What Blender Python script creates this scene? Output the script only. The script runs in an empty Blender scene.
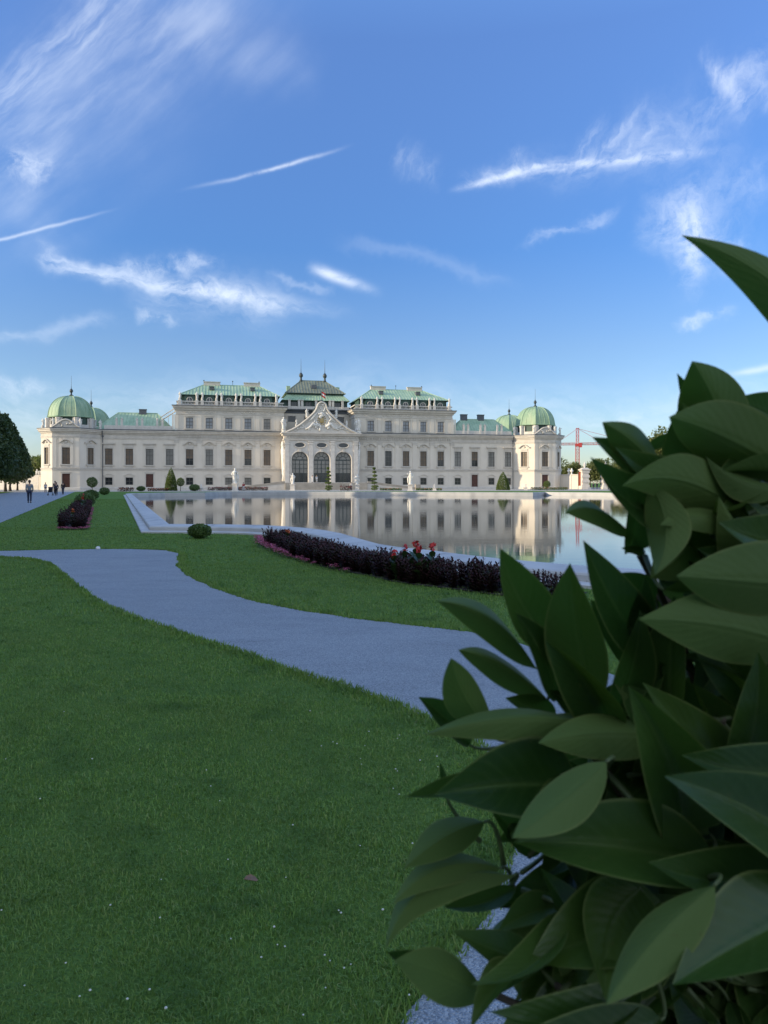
import bpy, bmesh, math, random
import numpy as np
from mathutils import Vector, Matrix, noise as mnoise
from mathutils.geometry import tessellate_polygon

random.seed(7)
rng = np.random.default_rng(11)
PI = math.pi
scene = bpy.context.scene
col = scene.collection

# ------------------------------------------------------------------ camera
CAM_H = 1.6
F = 750.0            # focal length in pixels of a 768 x 1024 picture
HOR = 483.0          # row of the horizon
cam_d = bpy.data.cameras.new('camera')
cam = bpy.data.objects.new('camera', cam_d)
col.objects.link(cam)
cam.location = (0, 0, CAM_H)
cam.rotation_euler = (math.radians(90), 0, 0)
cam_d.sensor_fit = 'VERTICAL'
cam_d.sensor_height = 36.0
cam_d.sensor_width = 27.0
cam_d.lens = F * 36.0 / 1024.0
cam_d.shift_y = -(512 - HOR) / 1024.0
cam_d.clip_start = 0.02
cam_d.clip_end = 8000
cam_d.dof.use_dof = True
cam_d.dof.focus_distance = 60.0
cam_d.dof.aperture_fstop = cam_d.lens / 2.0      # a phone lens: an opening of 2 mm
scene.camera = cam


def G(x, y, z=0.0):
    """point of the level z that the photo shows at pixel x, y"""
    d = (CAM_H - z) * F / (y - HOR)
    return Vector(((x - 384.0) / F * d, d, z))


def P3(x, y, d):
    return Vector(((x - 384.0) / F * d, d, CAM_H + (HOR - y) / F * d))


# ------------------------------------------------------------------ object helpers
def link(o, parent=None):
    col.objects.link(o)
    if parent is not None:
        o.parent = parent
    return o


def tag(o, label=None, cat=None, group=None, kind=None):
    if label:
        o['label'] = label
    if cat:
        o['category'] = cat
    if group:
        o['group'] = group
    if kind:
        o['kind'] = kind
    return o


def empty(name, loc, rz=0.0, label=None, cat=None, group=None):
    o = bpy.data.objects.new(name, None)
    o.empty_display_size = 0.3
    o.location = loc
    o.rotation_euler = (0, 0, rz)
    link(o)
    return tag(o, label, cat, group)


def kids(o):
    return [c for c in o.children]


def copy_tree(o, parent=None):
    c = o.copy()
    col.objects.link(c)
    c.parent = parent
    for ch in kids(o):
        copy_tree(ch, c)
    return c


class MB:
    """collects faces and links them as one mesh object"""

    def __init__(self):
        self.v = []
        self.f = []

    def add(self, vs, fs):
        n = len(self.v)
        self.v += [tuple(p) for p in vs]
        self.f += [tuple(i + n for i in f) for f in fs]
        return self

    def quad(self, a, b, c, d):
        return self.add([a, b, c, d], [(0, 1, 2, 3)])

    def box(self, x0, x1, y0, y1, z0, z1, M=None):
        vs = [(x0, y0, z0), (x1, y0, z0), (x1, y1, z0), (x0, y1, z0),
              (x0, y0, z1), (x1, y0, z1), (x1, y1, z1), (x0, y1, z1)]
        if M is not None:
            vs = [M @ Vector(p) for p in vs]
        return self.add(vs, [(3, 2, 1, 0), (4, 5, 6, 7), (0, 1, 5, 4), (1, 2, 6, 5), (2, 3, 7, 6), (3, 0, 4, 7)])

    def frustum(self, cx, cy, z0, z1, a0, b0, a1, b1):
        vs = [(cx - a0, cy - b0, z0), (cx + a0, cy - b0, z0), (cx + a0, cy + b0, z0), (cx - a0, cy + b0, z0),
              (cx - a1, cy - b1, z1), (cx + a1, cy - b1, z1), (cx + a1, cy + b1, z1), (cx - a1, cy + b1, z1)]
        return self.add(vs, [(3, 2, 1, 0), (4, 5, 6, 7), (0, 1, 5, 4), (1, 2, 6, 5), (2, 3, 7, 6), (3, 0, 4, 7)])

    def lathe(self, prof, seg=16, c=(0, 0, 0), sx=1.0, sy=1.0, rot=0.0, cap=True, off=None):
        n = len(self.v)
        for k, (r, z) in enumerate(prof):
            ox, oy = (off(z) if off else (0, 0))
            for i in range(seg):
                a = rot + 2 * PI * i / seg
                self.v.append((c[0] + ox + r * sx * math.cos(a), c[1] + oy + r * sy * math.sin(a), c[2] + z))
        for k in range(len(prof) - 1):
            for i in range(seg):
                j = (i + 1) % seg
                self.f.append((n + k * seg + i, n + k * seg + j, n + (k + 1) * seg + j, n + (k + 1) * seg + i))
        if cap:
            self.f.append(tuple(n + i for i in reversed(range(seg))))
            m = n + (len(prof) - 1) * seg
            self.f.append(tuple(m + i for i in range(seg)))
        return self

    def ball(self, c, r, seg=10, rings=7, sx=1, sy=1, sz=1):
        prof = []
        for k in range(rings + 1):
            a = -PI / 2 + PI * k / rings
            prof.append((max(1e-4, r * math.cos(a)), r * sz * math.sin(a)))
        return self.lathe(prof, seg, c, sx, sy)

    def tube(self, pts, rad, seg=8, cap=True):
        pts = [Vector(p) for p in pts]
        if not isinstance(rad, (list, tuple)):
            rad = [rad] * len(pts)
        n = len(self.v)
        t0 = (pts[1] - pts[0]).normalized()
        up = Vector((0, 0, 1)) if abs(t0.z) < 0.9 else Vector((1, 0, 0))
        for k, p in enumerate(pts):
            if k == 0:
                t = pts[1] - pts[0]
            elif k == len(pts) - 1:
                t = pts[-1] - pts[-2]
            else:
                t = pts[k + 1] - pts[k - 1]
            t.normalize()
            a = t.cross(up)
            if a.length < 1e-5:
                a = t.cross(Vector((0, 1, 0)))
            a.normalize()
            b = a.cross(t).normalized()
            up = b
            for i in range(seg):
                an = 2 * PI * i / seg
                self.v.append(tuple(p + (a * math.cos(an) + b * math.sin(an)) * rad[k]))
        for k in range(len(pts) - 1):
            for i in range(seg):
                j = (i + 1) % seg
                self.f.append((n + k * seg + i, n + k * seg + j, n + (k + 1) * seg + j, n + (k + 1) * seg + i))
        if cap:
            self.f.append(tuple(n + i for i in reversed(range(seg))))
            m = n + (len(pts) - 1) * seg
            self.f.append(tuple(m + i for i in range(seg)))
        return self

    def prism(self, poly, h0, h1, M=None):
        """poly: list of (a, b); extruded along the third axis of M"""
        n = len(poly)
        vs = [Vector((a, b, h0)) for a, b in poly] + [Vector((a, b, h1)) for a, b in poly]
        if M is not None:
            vs = [M @ p for p in vs]
        fs = []
        for t in tessellate_polygon([[Vector((a, b, 0)) for a, b in poly]]):
            fs.append(tuple(t))
            fs.append(tuple(n + i for i in reversed(t)))
        for i in range(n):
            j = (i + 1) % n
            fs.append((i, j, n + j, n + i))
        return self.add(vs, fs)

    def sweep(self, prof, path, closed=False):
        """prof: (out, z); path: plan points, outward on the right of its direction"""
        pts = [Vector((p[0], p[1])) for p in path]
        n = len(pts)
        nrm = []
        for i in range(n):
            def seg_n(a, b):
                d = (pts[b] - pts[a]).normalized()
                return Vector((d.y, -d.x))
            if closed:
                n1 = seg_n((i - 1) % n, i)
                n2 = seg_n(i, (i + 1) % n)
            else:
                n1 = seg_n(max(0, i - 1), max(1, i))
                n2 = seg_n(min(i, n - 2), min(i + 1, n - 1))
            m = (n1 + n2)
            m = m / max(0.25, m.dot(n1)) if m.length > 1e-6 else n1
            nrm.append(m)
        base = len(self.v)
        k = len(prof)
        for i in range(n):
            for (o, z) in prof:
                q = pts[i] + nrm[i] * o
                self.v.append((q.x, q.y, z))
        for i in range(n if closed else n - 1):
            j = (i + 1) % n
            for a in range(k - 1):
                self.f.append((base + i * k + a, base + j * k + a, base + j * k + a + 1, base + i * k + a + 1))
        if not closed:
            self.f.append(tuple(base + a for a in range(k)))
            self.f.append(tuple(base + (n - 1) * k + a for a in reversed(range(k))))
        return self

    def mesh(self, name, mat=None, smooth=False, fix=True):
        me = bpy.data.meshes.new(name)
        me.from_pydata(self.v, [], self.f)
        if fix:
            bm = bmesh.new()
            bm.from_mesh(me)
            bmesh.ops.recalc_face_normals(bm, faces=bm.faces)
            bm.to_mesh(me)
            bm.free()
        if mat is not None:
            me.materials.append(mat)
        if smooth:
            me.polygons.foreach_set('use_smooth', [True] * len(me.polygons))
        me.update()
        return me

    def build(self, name, mat=None, parent=None, smooth=False, fix=True):
        return link(bpy.data.objects.new(name, self.mesh(name, mat, smooth, fix)), parent)


def mesh_np(name, V, Fq, mat, smooth=False):
    """fast mesh from numpy arrays; Fq is an (n, k) index array"""
    me = bpy.data.meshes.new(name)
    V = np.asarray(V, dtype=np.float32)
    Fq = np.asarray(Fq, dtype=np.int32)
    k = Fq.shape[1]
    me.vertices.add(len(V))
    me.vertices.foreach_set('co', V.ravel())
    me.loops.add(Fq.size)
    me.loops.foreach_set('vertex_index', Fq.ravel())
    me.polygons.add(len(Fq))
    me.polygons.foreach_set('loop_start', np.arange(0, Fq.size, k, dtype=np.int32))
    me.polygons.foreach_set('loop_total', np.full(len(Fq), k, dtype=np.int32))
    if smooth:
        me.polygons.foreach_set('use_smooth', np.ones(len(Fq), dtype=bool))
    me.update(calc_edges=True)
    me.validate()
    if mat is not None:
        me.materials.append(mat)
    return me


# ------------------------------------------------------------------ materials
class NT:
    def __init__(self, mat):
        mat.use_nodes = True
        self.t = mat.node_tree
        self.n = self.t.nodes
        self.l = self.t.links

    def node(self, typ, **kw):
        nd = self.n.new(typ)
        for k, v in kw.items():
            setattr(nd, k, v)
        return nd

    def set(self, sock, val):
        if hasattr(val, 'is_output') or isinstance(val, bpy.types.NodeSocket):
            self.l.new(val, sock)
        else:
            sock.default_value = val

    def math(self, op, a, b=None, c=None, clamp=False):
        nd = self.node('ShaderNodeMath', operation=op, use_clamp=clamp)
        self.set(nd.inputs[0], a)
        if b is not None:
            self.set(nd.inputs[1], b)
        if c is not None:
            self.set(nd.inputs[2], c)
        return nd.outputs[0]

    def noise(self, vec, scale, detail=4, rough=0.55, dist=0.0, dims='3D'):
        nd = self.node('ShaderNodeTexNoise', noise_dimensions=dims)
        if vec is not None:
            self.l.new(vec, nd.inputs['Vector'])
        nd.inputs['Scale'].default_value = scale
        nd.inputs['Detail'].default_value = detail
        nd.inputs['Roughness'].default_value = rough
        nd.inputs['Distortion'].default_value = dist
        return nd.outputs[0]

    def ramp(self, fac, stops):
        nd = self.node('ShaderNodeValToRGB')
        el = nd.color_ramp.elements
        while len(el) > 1:
            el.remove(el[-1])
        el[0].position = stops[0][0]
        el[0].color = (*stops[0][1], 1)
        for p, c in stops[1:]:
            e = el.new(p)
            e.color = (*c, 1)
        self.set(nd.inputs[0], fac)
        return nd.outputs[0]

    def mix(self, fac, a, b, blend='MIX'):
        nd = self.node('ShaderNodeMix', data_type='RGBA', blend_type=blend)
        self.set(nd.inputs[0], fac)
        for s, v in ((nd.inputs[6], a), (nd.inputs[7], b)):
            if isinstance(v, tuple):
                s.default_value = (*v, 1) if len(v) == 3 else v
            else:
                self.l.new(v, s)
        return nd.outputs[2]

    def mapping(self, vec, scale=(1, 1, 1), rot=(0, 0, 0), loc=(0, 0, 0)):
        nd = self.node('ShaderNodeMapping')
        self.l.new(vec, nd.inputs[0])
        nd.inputs[1].default_value = loc
        nd.inputs[2].default_value = rot
        nd.inputs[3].default_value = scale
        return nd.outputs[0]


MATS = {}


def surf(name, c1, c2=None, scale=2.0, rough=0.8, bump=0.0, bscale=None, metal=0.0, coords='Object',
         spec=0.5, detail=5, stretch=(1, 1, 1), bdist=0.02, c3=None):
    """a plain surface: two colours mottled by noise, and a noise bump"""
    if name in MATS:
        return MATS[name]
    m = bpy.data.materials.new(name)
    t = NT(m)
    b = t.n['Principled BSDF']
    tc = t.node('ShaderNodeTexCoord')
    vec = t.mapping(tc.outputs[coords], stretch)
    if c2 is None:
        c2 = tuple(0.8 * x for x in c1)
    fac = t.noise(vec, scale, detail)
    stops = [(0.3, c2), (0.7, c1)]
    if c3:
        stops = [(0.25, c2), (0.5, c1), (0.78, c3)]
    t.l.new(t.ramp(fac, stops), b.inputs['Base Color'])
    b.inputs['Roughness'].default_value = rough
    b.inputs['Metallic'].default_value = metal
    b.inputs['Specular IOR Level'].default_value = spec
    if bump:
        bn = t.node('ShaderNodeBump')
        bn.inputs['Strength'].default_value = bump
        bn.inputs['Distance'].default_value = bdist
        t.l.new(t.noise(vec, bscale or scale * 4, 4), bn.inputs['Height'])
        t.l.new(bn.outputs[0], b.inputs['Normal'])
    MATS[name] = m
    return m


def leafy(name, cols, rough=0.5, trans=0.15, spec=0.4):
    """foliage: every leaf its own shade"""
    m = bpy.data.materials.new(name)
    t = NT(m)
    b = t.n['Principled BSDF']
    g = t.node('ShaderNodeNewGeometry')
    n = len(cols)
    stops = [(i / max(1, n - 1), c) for i, c in enumerate(cols)]
    c = t.ramp(g.outputs['Random Per Island'], stops)
    t.l.new(c, b.inputs['Base Color'])
    b.inputs['Roughness'].default_value = rough
    b.inputs['Specular IOR Level'].default_value = spec
    if trans:
        tr = t.node('ShaderNodeBsdfTranslucent')
        t.l.new(t.mix(0.5, c, (0.20, 0.30, 0.04)), tr.inputs[0])
        mx = t.node('ShaderNodeMixShader')
        mx.inputs[0].default_value = trans
        t.l.new(b.outputs[0], mx.inputs[1])
        t.l.new(tr.outputs[0], mx.inputs[2])
        t.l.new(mx.outputs[0], t.n['Material Output'].inputs[0])
    MATS[name] = m
    return m


def plaster_mat():
    m = bpy.data.materials.new('lime_plaster')
    t = NT(m)
    b = t.n['Principled BSDF']
    tc = t.node('ShaderNodeTexCoord')
    big = t.noise(tc.outputs['Object'], 0.25, 5)
    c = t.ramp(big, [(0.3, (0.62, 0.56, 0.475)), (0.7, (0.71, 0.645, 0.55))])
    streak = t.noise(t.mapping(tc.outputs['Object'], (1.6, 1.6, 0.12)), 1.0, 5, 0.65)
    c = t.mix(t.math('MULTIPLY', t.ramp(streak, [(0.45, (0, 0, 0)), (0.75, (1, 1, 1))]), 0.35), c, (0.50, 0.46, 0.40))
    t.l.new(c, b.inputs['Base Color'])
    b.inputs['Roughness'].default_value = 0.9
    bn = t.node('ShaderNodeBump')
    bn.inputs['Strength'].default_value = 0.3
    bn.inputs['Distance'].default_value = 0.03
    t.l.new(t.noise(tc.outputs['Object'], 5, 5), bn.inputs['Height'])
    t.l.new(bn.outputs[0], b.inputs['Normal'])
    return m


def copper_mat(name, ca, cb, cc):
    m = bpy.data.materials.new(name)
    t = NT(m)
    b = t.n['Principled BSDF']
    tc = t.node('ShaderNodeTexCoord')
    n1 = t.noise(t.mapping(tc.outputs['Object'], (1, 1, 0.25)), 0.6, 6, 0.65)
    c = t.ramp(n1, [(0.3, ca), (0.5, cb), (0.72, cc)])
    n2 = t.noise(t.mapping(tc.outputs['Object'], (3, 3, 0.3)), 1.2, 4)
    c = t.mix(t.math('MULTIPLY', t.ramp(n2, [(0.5, (0, 0, 0)), (0.8, (1, 1, 1))]), 0.4), c, tuple(0.55 * x for x in ca))
    t.l.new(c, b.inputs['Base Color'])
    b.inputs['Roughness'].default_value = 0.65
    return m


plaster = plaster_mat()
stone_white = surf('stone_white', (0.66, 0.62, 0.56), (0.54, 0.50, 0.45), 1.2, 0.85, 0.4, 8)
statue_stone = surf('statue_stone', (0.80, 0.77, 0.71), (0.58, 0.55, 0.50), 2.0, 0.8, 0.5, 9)
trim = surf('trim_stone', (0.60, 0.555, 0.49), (0.48, 0.44, 0.385), 0.9, 0.85, 0.3, 7)
copper = copper_mat('copper_patina', (0.24, 0.36, 0.24), (0.33, 0.46, 0.31), (0.42, 0.52, 0.36))
copper_dome = copper_mat('copper_dome', (0.17, 0.27, 0.17), (0.25, 0.365, 0.235), (0.35, 0.43, 0.28))
copper_old = copper_mat('copper_aged', (0.14, 0.15, 0.105), (0.19, 0.205, 0.145), (0.24, 0.27, 0.19))
copper_dark = surf('copper_dark', (0.05, 0.10, 0.08), (0.03, 0.06, 0.05), 0.6, 0.6)
lead = surf('lead_flashing', (0.11, 0.12, 0.14), (0.08, 0.09, 0.10), 0.7, 0.6)
glass = surf('window_glass', (0.05, 0.055, 0.06), (0.025, 0.028, 0.03), 0.4, 0.08, spec=0.6)
glass_sky = surf('sky_reflection_glass', (0.26, 0.28, 0.31), (0.17, 0.19, 0.21), 0.4, 0.08, spec=0.8)  # pale sky reflection put into the pane's base colour
glass_grey = surf('grey_reflection_glass', (0.25, 0.24, 0.215), (0.17, 0.165, 0.155), 0.5, 0.12, spec=0.6)  # grey of reflecting panes put into the base colour
blind = surf('brown_blind', (0.19, 0.14, 0.095), (0.125, 0.09, 0.062), 0.6, 0.35)
sash_mat = surf('sash_paint', (0.12, 0.115, 0.10), (0.08, 0.075, 0.07), 1.0, 0.6)
door_mat = surf('door_wood', (0.10, 0.035, 0.022), (0.06, 0.022, 0.015), 1.2, 0.5)
iron = surf('dark_iron', (0.045, 0.06, 0.06), (0.03, 0.04, 0.04), 1.0, 0.5)
gold = surf('gilt', (0.48, 0.36, 0.16), (0.34, 0.26, 0.13), 3.0, 0.5, metal=0.25)
bark = surf('bark', (0.10, 0.08, 0.06), (0.05, 0.04, 0.03), 4.0, 0.95, 0.6, 14)

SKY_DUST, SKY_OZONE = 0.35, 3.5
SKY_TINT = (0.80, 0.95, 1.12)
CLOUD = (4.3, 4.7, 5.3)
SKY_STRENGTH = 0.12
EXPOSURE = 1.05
# grade over the clear sky: low part dimmed, zenith lifted as added fill light
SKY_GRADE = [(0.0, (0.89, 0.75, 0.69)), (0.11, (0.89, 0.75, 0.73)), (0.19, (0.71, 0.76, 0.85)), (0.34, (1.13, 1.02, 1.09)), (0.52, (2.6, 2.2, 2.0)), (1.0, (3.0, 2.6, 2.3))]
FILL_VEIL = 0.90  # strength of the cloud veil added behind the camera to fill the shade

# ------------------------------------------------------------------ palace
TH = math.radians(12.2)
DC, XC = 187.5, -16.1
E2 = Vector((math.cos(TH), math.sin(TH)))
N2 = Vector((math.sin(TH), -math.cos(TH)))


def pal(s, p, z=0.0):
    return Vector((XC + s * E2.x + p * N2.x, DC + s * E2.y + p * N2.y, z))


palace = empty('palace', (XC, DC, 0), TH,
               'long white baroque palace with green copper roofs and four corner domes behind the pool', 'palace')


def wall(mb, p0, p1, z0, z1, openings=(), depth=0.35):
    """a wall from plan point p0 to p1, outward on its right, with real openings (u0, u1, za, zb, arch)"""
    p0 = Vector(p0)
    p1 = Vector(p1)
    d = (p1 - p0)
    L = d.length
    d.normalize()
    o = Vector((d.y, -d.x))

    def pt(u, z, dep=0.0):
        q = p0 + d * u - o * dep
        return (q.x, q.y, z)
    us = sorted(set([0, L] + [w for op in openings for w in op[:2]]))
    zs = sorted(set([z0, z1] + [w for op in openings for w in op[2:4]]))
    for i in range(len(us) - 1):
        for j in range(len(zs) - 1):
            uc, zc = (us[i] + us[i + 1]) / 2, (zs[j] + zs[j + 1]) / 2
            if any(op[0] < uc < op[1] and op[2] < zc < op[3] for op in openings):
                continue
            mb.quad(pt(us[i], zs[j]), pt(us[i + 1], zs[j]), pt(us[i + 1], zs[j + 1]), pt(us[i], zs[j + 1]))
    for op in openings:
        u0, u1, za, zb = op[:4]
        if len(op) > 4 and op[4]:
            r = (u1 - u0) / 2
            uc = (u0 + u1) / 2
            zsp = zb - r
            n = 14
            arc = [(uc - r * math.cos(PI * k / n), zsp + r * math.sin(PI * k / n)) for k in range(n + 1)]
            for k in range(n):
                a, b = arc[k], arc[k + 1]
                mb.quad(pt(a[0], a[1]), pt(b[0], b[1]), pt(b[0], zb), pt(a[0], zb))
                mb.quad(pt(a[0], a[1]), pt(b[0], b[1]), pt(b[0], b[1], depth), pt(a[0], a[1], depth))
            zt = zsp
        else:
            mb.quad(pt(u0, zb), pt(u1, zb), pt(u1, zb, depth), pt(u0, zb, depth))
            zt = zb
        mb.quad(pt(u0, za), pt(u0, zt), pt(u0, zt, depth), pt(u0, za, depth))
        mb.quad(pt(u1, za), pt(u1, zt), pt(u1, zt, depth), pt(u1, za, depth))
        mb.quad(pt(u0, za), pt(u1, za), pt(u1, za, depth), pt(u0, za, depth))
    return p0, d, o


PITCH = 4.62
WX = [13.0 + PITCH * k for k in range(9)]          # window axes of one half
MAIN = (1.72, 5.9, 9.75)                            # width, sill, head
UPPER = (1.68, 14.75, 17.4)
GROUND = (1.66, 1.15, 2.90)
DOOR = (1.70, 0.0, 3.75)


def hood_arch(mb, w, z, rise, th, out):
    n = 10
    pts = []
    for k in range(n + 1):
        a = k / n
        x = -w / 2 + w * a
        # flat ears, then a raised curve in the middle
        zz = z + rise * max(0.0, math.sin(PI * min(1, max(0, (a - 0.12) / 0.76)))) ** 0.9
        pts.append((x, zz))
    for k in range(n):
        a, b = pts[k], pts[k + 1]
        vs = [(a[0], -out, a[1]), (b[0], -out, b[1]), (b[0], -out, b[1] + th), (a[0], -out, a[1] + th),
              (a[0], 0.0, a[1]), (b[0], 0.0, b[1]), (b[0], 0.0, b[1] + th), (a[0], 0.0, a[1] + th)]
        mb.add(vs, [(0, 1, 2, 3), (0, 1, 5, 4), (3, 2, 6, 7), (0, 3, 7, 4), (1, 2, 6, 5)])


def window_meshes(kind):
    """surround, pane and sash of one kind of window; the wall's face is y = 0, its axis x = 0"""
    w, za, zb = {'main': MAIN, 'wing': MAIN, 'upper': UPPER, 'ground': GROUND}[kind]
    s = MB()
    f = 0.22
    h = w / 2
    s.box(-h - f, -h, -0.10, 0.0, za, zb + f)
    s.box(h, h + f, -0.10, 0.0, za, zb + f)
    s.box(-h, h, -0.10, 0.0, zb, zb + f)
    if kind != 'ground':
        s.box(-h - 0.4, h + 0.4, -0.26, 0.0, za - 0.28, za - 0.003)
    if kind == 'main':
        s.box(-h - 0.15, h + 0.15, -0.14, 0.0, zb + 0.30, zb + 0.85)
        hood_arch(s, w + 1.5, zb + 1.0, 0.75, 0.26, 0.42)
        s.ball((0, -0.1, zb + 1.25), 0.34, 8, 5, 1.0, 0.5, 0.8)
        s.box(-h, h, -0.12, 0, za - 0.75, za - 0.35)
    elif kind == 'wing':
        s.box(-h - 0.12, h + 0.12, -0.12, 0.0, zb + 0.30, zb + 0.95)
        s.box(-h - 0.55, h + 0.55, -0.42, 0.0, zb + 1.05, zb + 1.30)
        s.box(-h - 0.40, h + 0.40, -0.26, 0.0, zb + 0.953, zb + 1.047)
        s.box(-h, h, -0.12, 0, za - 0.75, za - 0.35)
    elif kind == 'upper':
        s.box(-h - 0.35, h + 0.35, -0.2, 0.0, zb + 0.30, zb + 0.48)
    else:
        hood_arch(s, w + 0.9, zb + 0.32, 0.45, 0.14, 0.16)
    pane = MB()
    pane.quad((-h, 0.30, za), (h, 0.30, za), (h, 0.30, zb), (-h, 0.30, zb))
    half = MB()
    zm = za + (zb - za) * 0.42
    half.quad((-h, 0.30, za), (h, 0.30, za), (h, 0.30, zm), (-h, 0.30, zm))
    half.quad((-h, 0.296, zm), (h, 0.296, zm), (h, 0.296, zb), (-h, 0.296, zb))
    hm = half.mesh('pane', glass)
    hm.materials.append(blind)
    hm.polygons[1].material_index = 1
    sash = MB()
    b = 0.045
    sash.box(-h, -h + 0.08, 0.20, 0.28, za, zb)
    sash.box(h - 0.08, h, 0.20, 0.28, za, zb)
    sash.box(-h + 0.08, h - 0.08, 0.20, 0.28, za, za + 0.09)
    sash.box(-h + 0.08, h - 0.08, 0.20, 0.28, zb - 0.09, zb)
    sash.box(-b, b, 0.20, 0.28, za + 0.09, zb - 0.09)
    zt = za + (zb - za) * (0.62 if kind != 'ground' else 0.5)
    sash.box(-h + 0.08, -b, 0.20, 0.28, zt - 0.06, zt + 0.06)
    sash.box(b, h - 0.08, 0.20, 0.28, zt - 0.06, zt + 0.06)
    if kind in ('main', 'wing', 'upper'):
        for q in (0.31, 0.82) if kind != 'upper' else (0.31,):
            zz = za + (zb - za) * q
            sash.box(-h + 0.08, -b, 0.205, 0.275, zz - 0.03, zz + 0.03)
            sash.box(b, h - 0.08, 0.205, 0.275, zz - 0.03, zz + 0.03)
    pd = {k: pane.mesh('pane', m) for k, m in (('glass', glass), ('grey', glass_grey), ('blind', blind), ('sky', glass_sky))}
    pd['half'] = hm
    return s.mesh('window_surround', trim), pd, sash.mesh('sash', sash_mat)


WM = {k: window_meshes(k) for k in ('main', 'wing', 'upper', 'ground')}


def put_window(kind, frame, u, pane):
    p0, d, o = frame
    q = p0 + d * u
    ang = math.atan2(d.y, d.x)
    sm, panes, sash = WM[kind]
    w = link(bpy.data.objects.new('window', sm), palace)
    w.location = (q.x, q.y, 0)
    w.rotation_euler = (0, 0, ang)
    link(bpy.data.objects.new('pane', panes[pane]), w)
    link(bpy.data.objects.new('sash', sash), w)
    return w


dm = MB()
w_, za_, zb_ = DOOR
dm.box(-w_ / 2, w_ / 2, 0.16, 0.26, 0.0, zb_)
for sx in (-1, 1):
    for (a, b) in ((0.25, 1.4), (1.6, 2.55), (2.7, 3.45)):
        x0, x1 = sorted((sx * 0.10, sx * 0.66))
        dm.box(x0, x1, 0.12, 0.16, a, b)
door_mesh = dm.mesh('door', door_mat)
ds = MB()
ds.box(-w_ / 2 - 0.22, -w_ / 2, -0.10, 0, 0, zb_ + 0.22)
ds.box(w_ / 2, w_ / 2 + 0.22, -0.10, 0, 0, zb_ + 0.22)
ds.box(-w_ / 2, w_ / 2, -0.10, 0, zb_, zb_ + 0.22)
ds.box(-w_ / 2 - 0.35, w_ / 2 + 0.35, -0.2, 0, zb_ + 0.25, zb_ + 0.4)
dsurr_mesh = ds.mesh('door_frame', trim)
dk = MB()
dk.ball((0.09, 0.09, 1.15), 0.05, 8, 5)
knob_mesh = dk.mesh('handle', gold, True)


def put_door(frame, u):
    p0, d, o = frame
    q = p0 + d * u
    ob = link(bpy.data.objects.new('door', door_mesh), palace)
    ob.location = (q.x, q.y, 0)
    ob.rotation_euler = (0, 0, math.atan2(d.y, d.x))
    link(bpy.data.objects.new('door_frame', dsurr_mesh), ob)
    link(bpy.data.objects.new('handle', knob_mesh), ob)


# --- plan of the front: left pavilion, front, right pavilion (y = minus the distance before the front)
XP = 51.7
PAV = [(-64.6, 8.0), (-64.6, -1.0), (-61.6, -4.0), (-55.7, -4.0), (-XP, 0.0)]
FRONT = PAV + [(-x, y) for x, y in reversed(PAV)]
HTOP = 14.0


def op(u, k):
    w, a, b = k
    return (u - w / 2, u + w / 2, a, b)


# front wall: 18 axes, doors on the wings' second axis from the pavilion's third
fw = MB()
axes = [-x for x in reversed(WX)] + WX
ops = []
for i, x in enumerate(axes):
    u = x + XP
    ops.append(op(u, MAIN))
    kx = WX.index(abs(x))
    ops.append(op(u, DOOR) if kx == 6 else op(u, GROUND))
frame_front = wall(fw, (-XP, 0), (XP, 0), 0, HTOP, ops)
fw.build('front_wall', plaster, palace)
panes_left = {8: 'blind', 7: 'blind', 6: 'grey', 5: 'grey', 4: 'half', 3: 'grey', 2: 'blind', 1: 'half', 0: 'blind'}
panes_right = {0: 'blind', 1: 'glass', 2: 'blind', 3: 'blind', 4: 'half', 5: 'grey', 6: 'half', 7: 'grey', 8: 'grey'}
for x in axes:
    kx = WX.index(abs(x))
    side = panes_left if x < 0 else panes_right
    put_window('main' if kx <= 4 else 'wing', frame_front, x + XP, side[kx])
    if kx == 6:
        put_door(frame_front, x + XP)
    else:
        put_window('ground', frame_front, x + XP, 'grey' if kx in (1, 2) and x < 0 else 'glass')

# pavilions: five faces each, windows on every face, a door in the front one
for sgn in (-1, 1):
    pts = PAV if sgn < 0 else [(-x, y) for x, y in reversed(PAV)]
    pw = MB()
    for i in range(len(pts) - 1):
        a, b = Vector(pts[i]), Vector(pts[i + 1])
        L = (b - a).length
        front = abs(a.y - b.y) < 0.01
        if L > 8:
            us = [L * 0.5]
        else:
            us = [L / 2]
        o_ = []
        for u in us:
            o_.append(op(u, MAIN))
            if front:
                o_.append(op(u, DOOR))
        fr = wall(pw, a, b, 0, HTOP, o_)
        for u in us:
            put_window('main', fr, u, 'blind')
            if front:
                put_door(fr, u)
    pw.build('pavilion_wall', plaster, palace)

# solid backs: side and rear walls, one flat roof deck
bk = MB()
wall(bk, (-64.6, 30), (-64.6, 8.0), 0, HTOP)
wall(bk, (64.6, 8.0), (64.6, 30), 0, HTOP)
wall(bk, (64.6, 30), (-64.6, 30), 0, HTOP)
bk.build('rear_wall', plaster, palace)
dk = MB()
deck = [(x, y) for x, y in FRONT] + [(64.6, 30), (-64.6, 30)]
dk.prism(deck, 13.85, 13.95)
dk.build('flat_roof', lead, palace)

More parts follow.
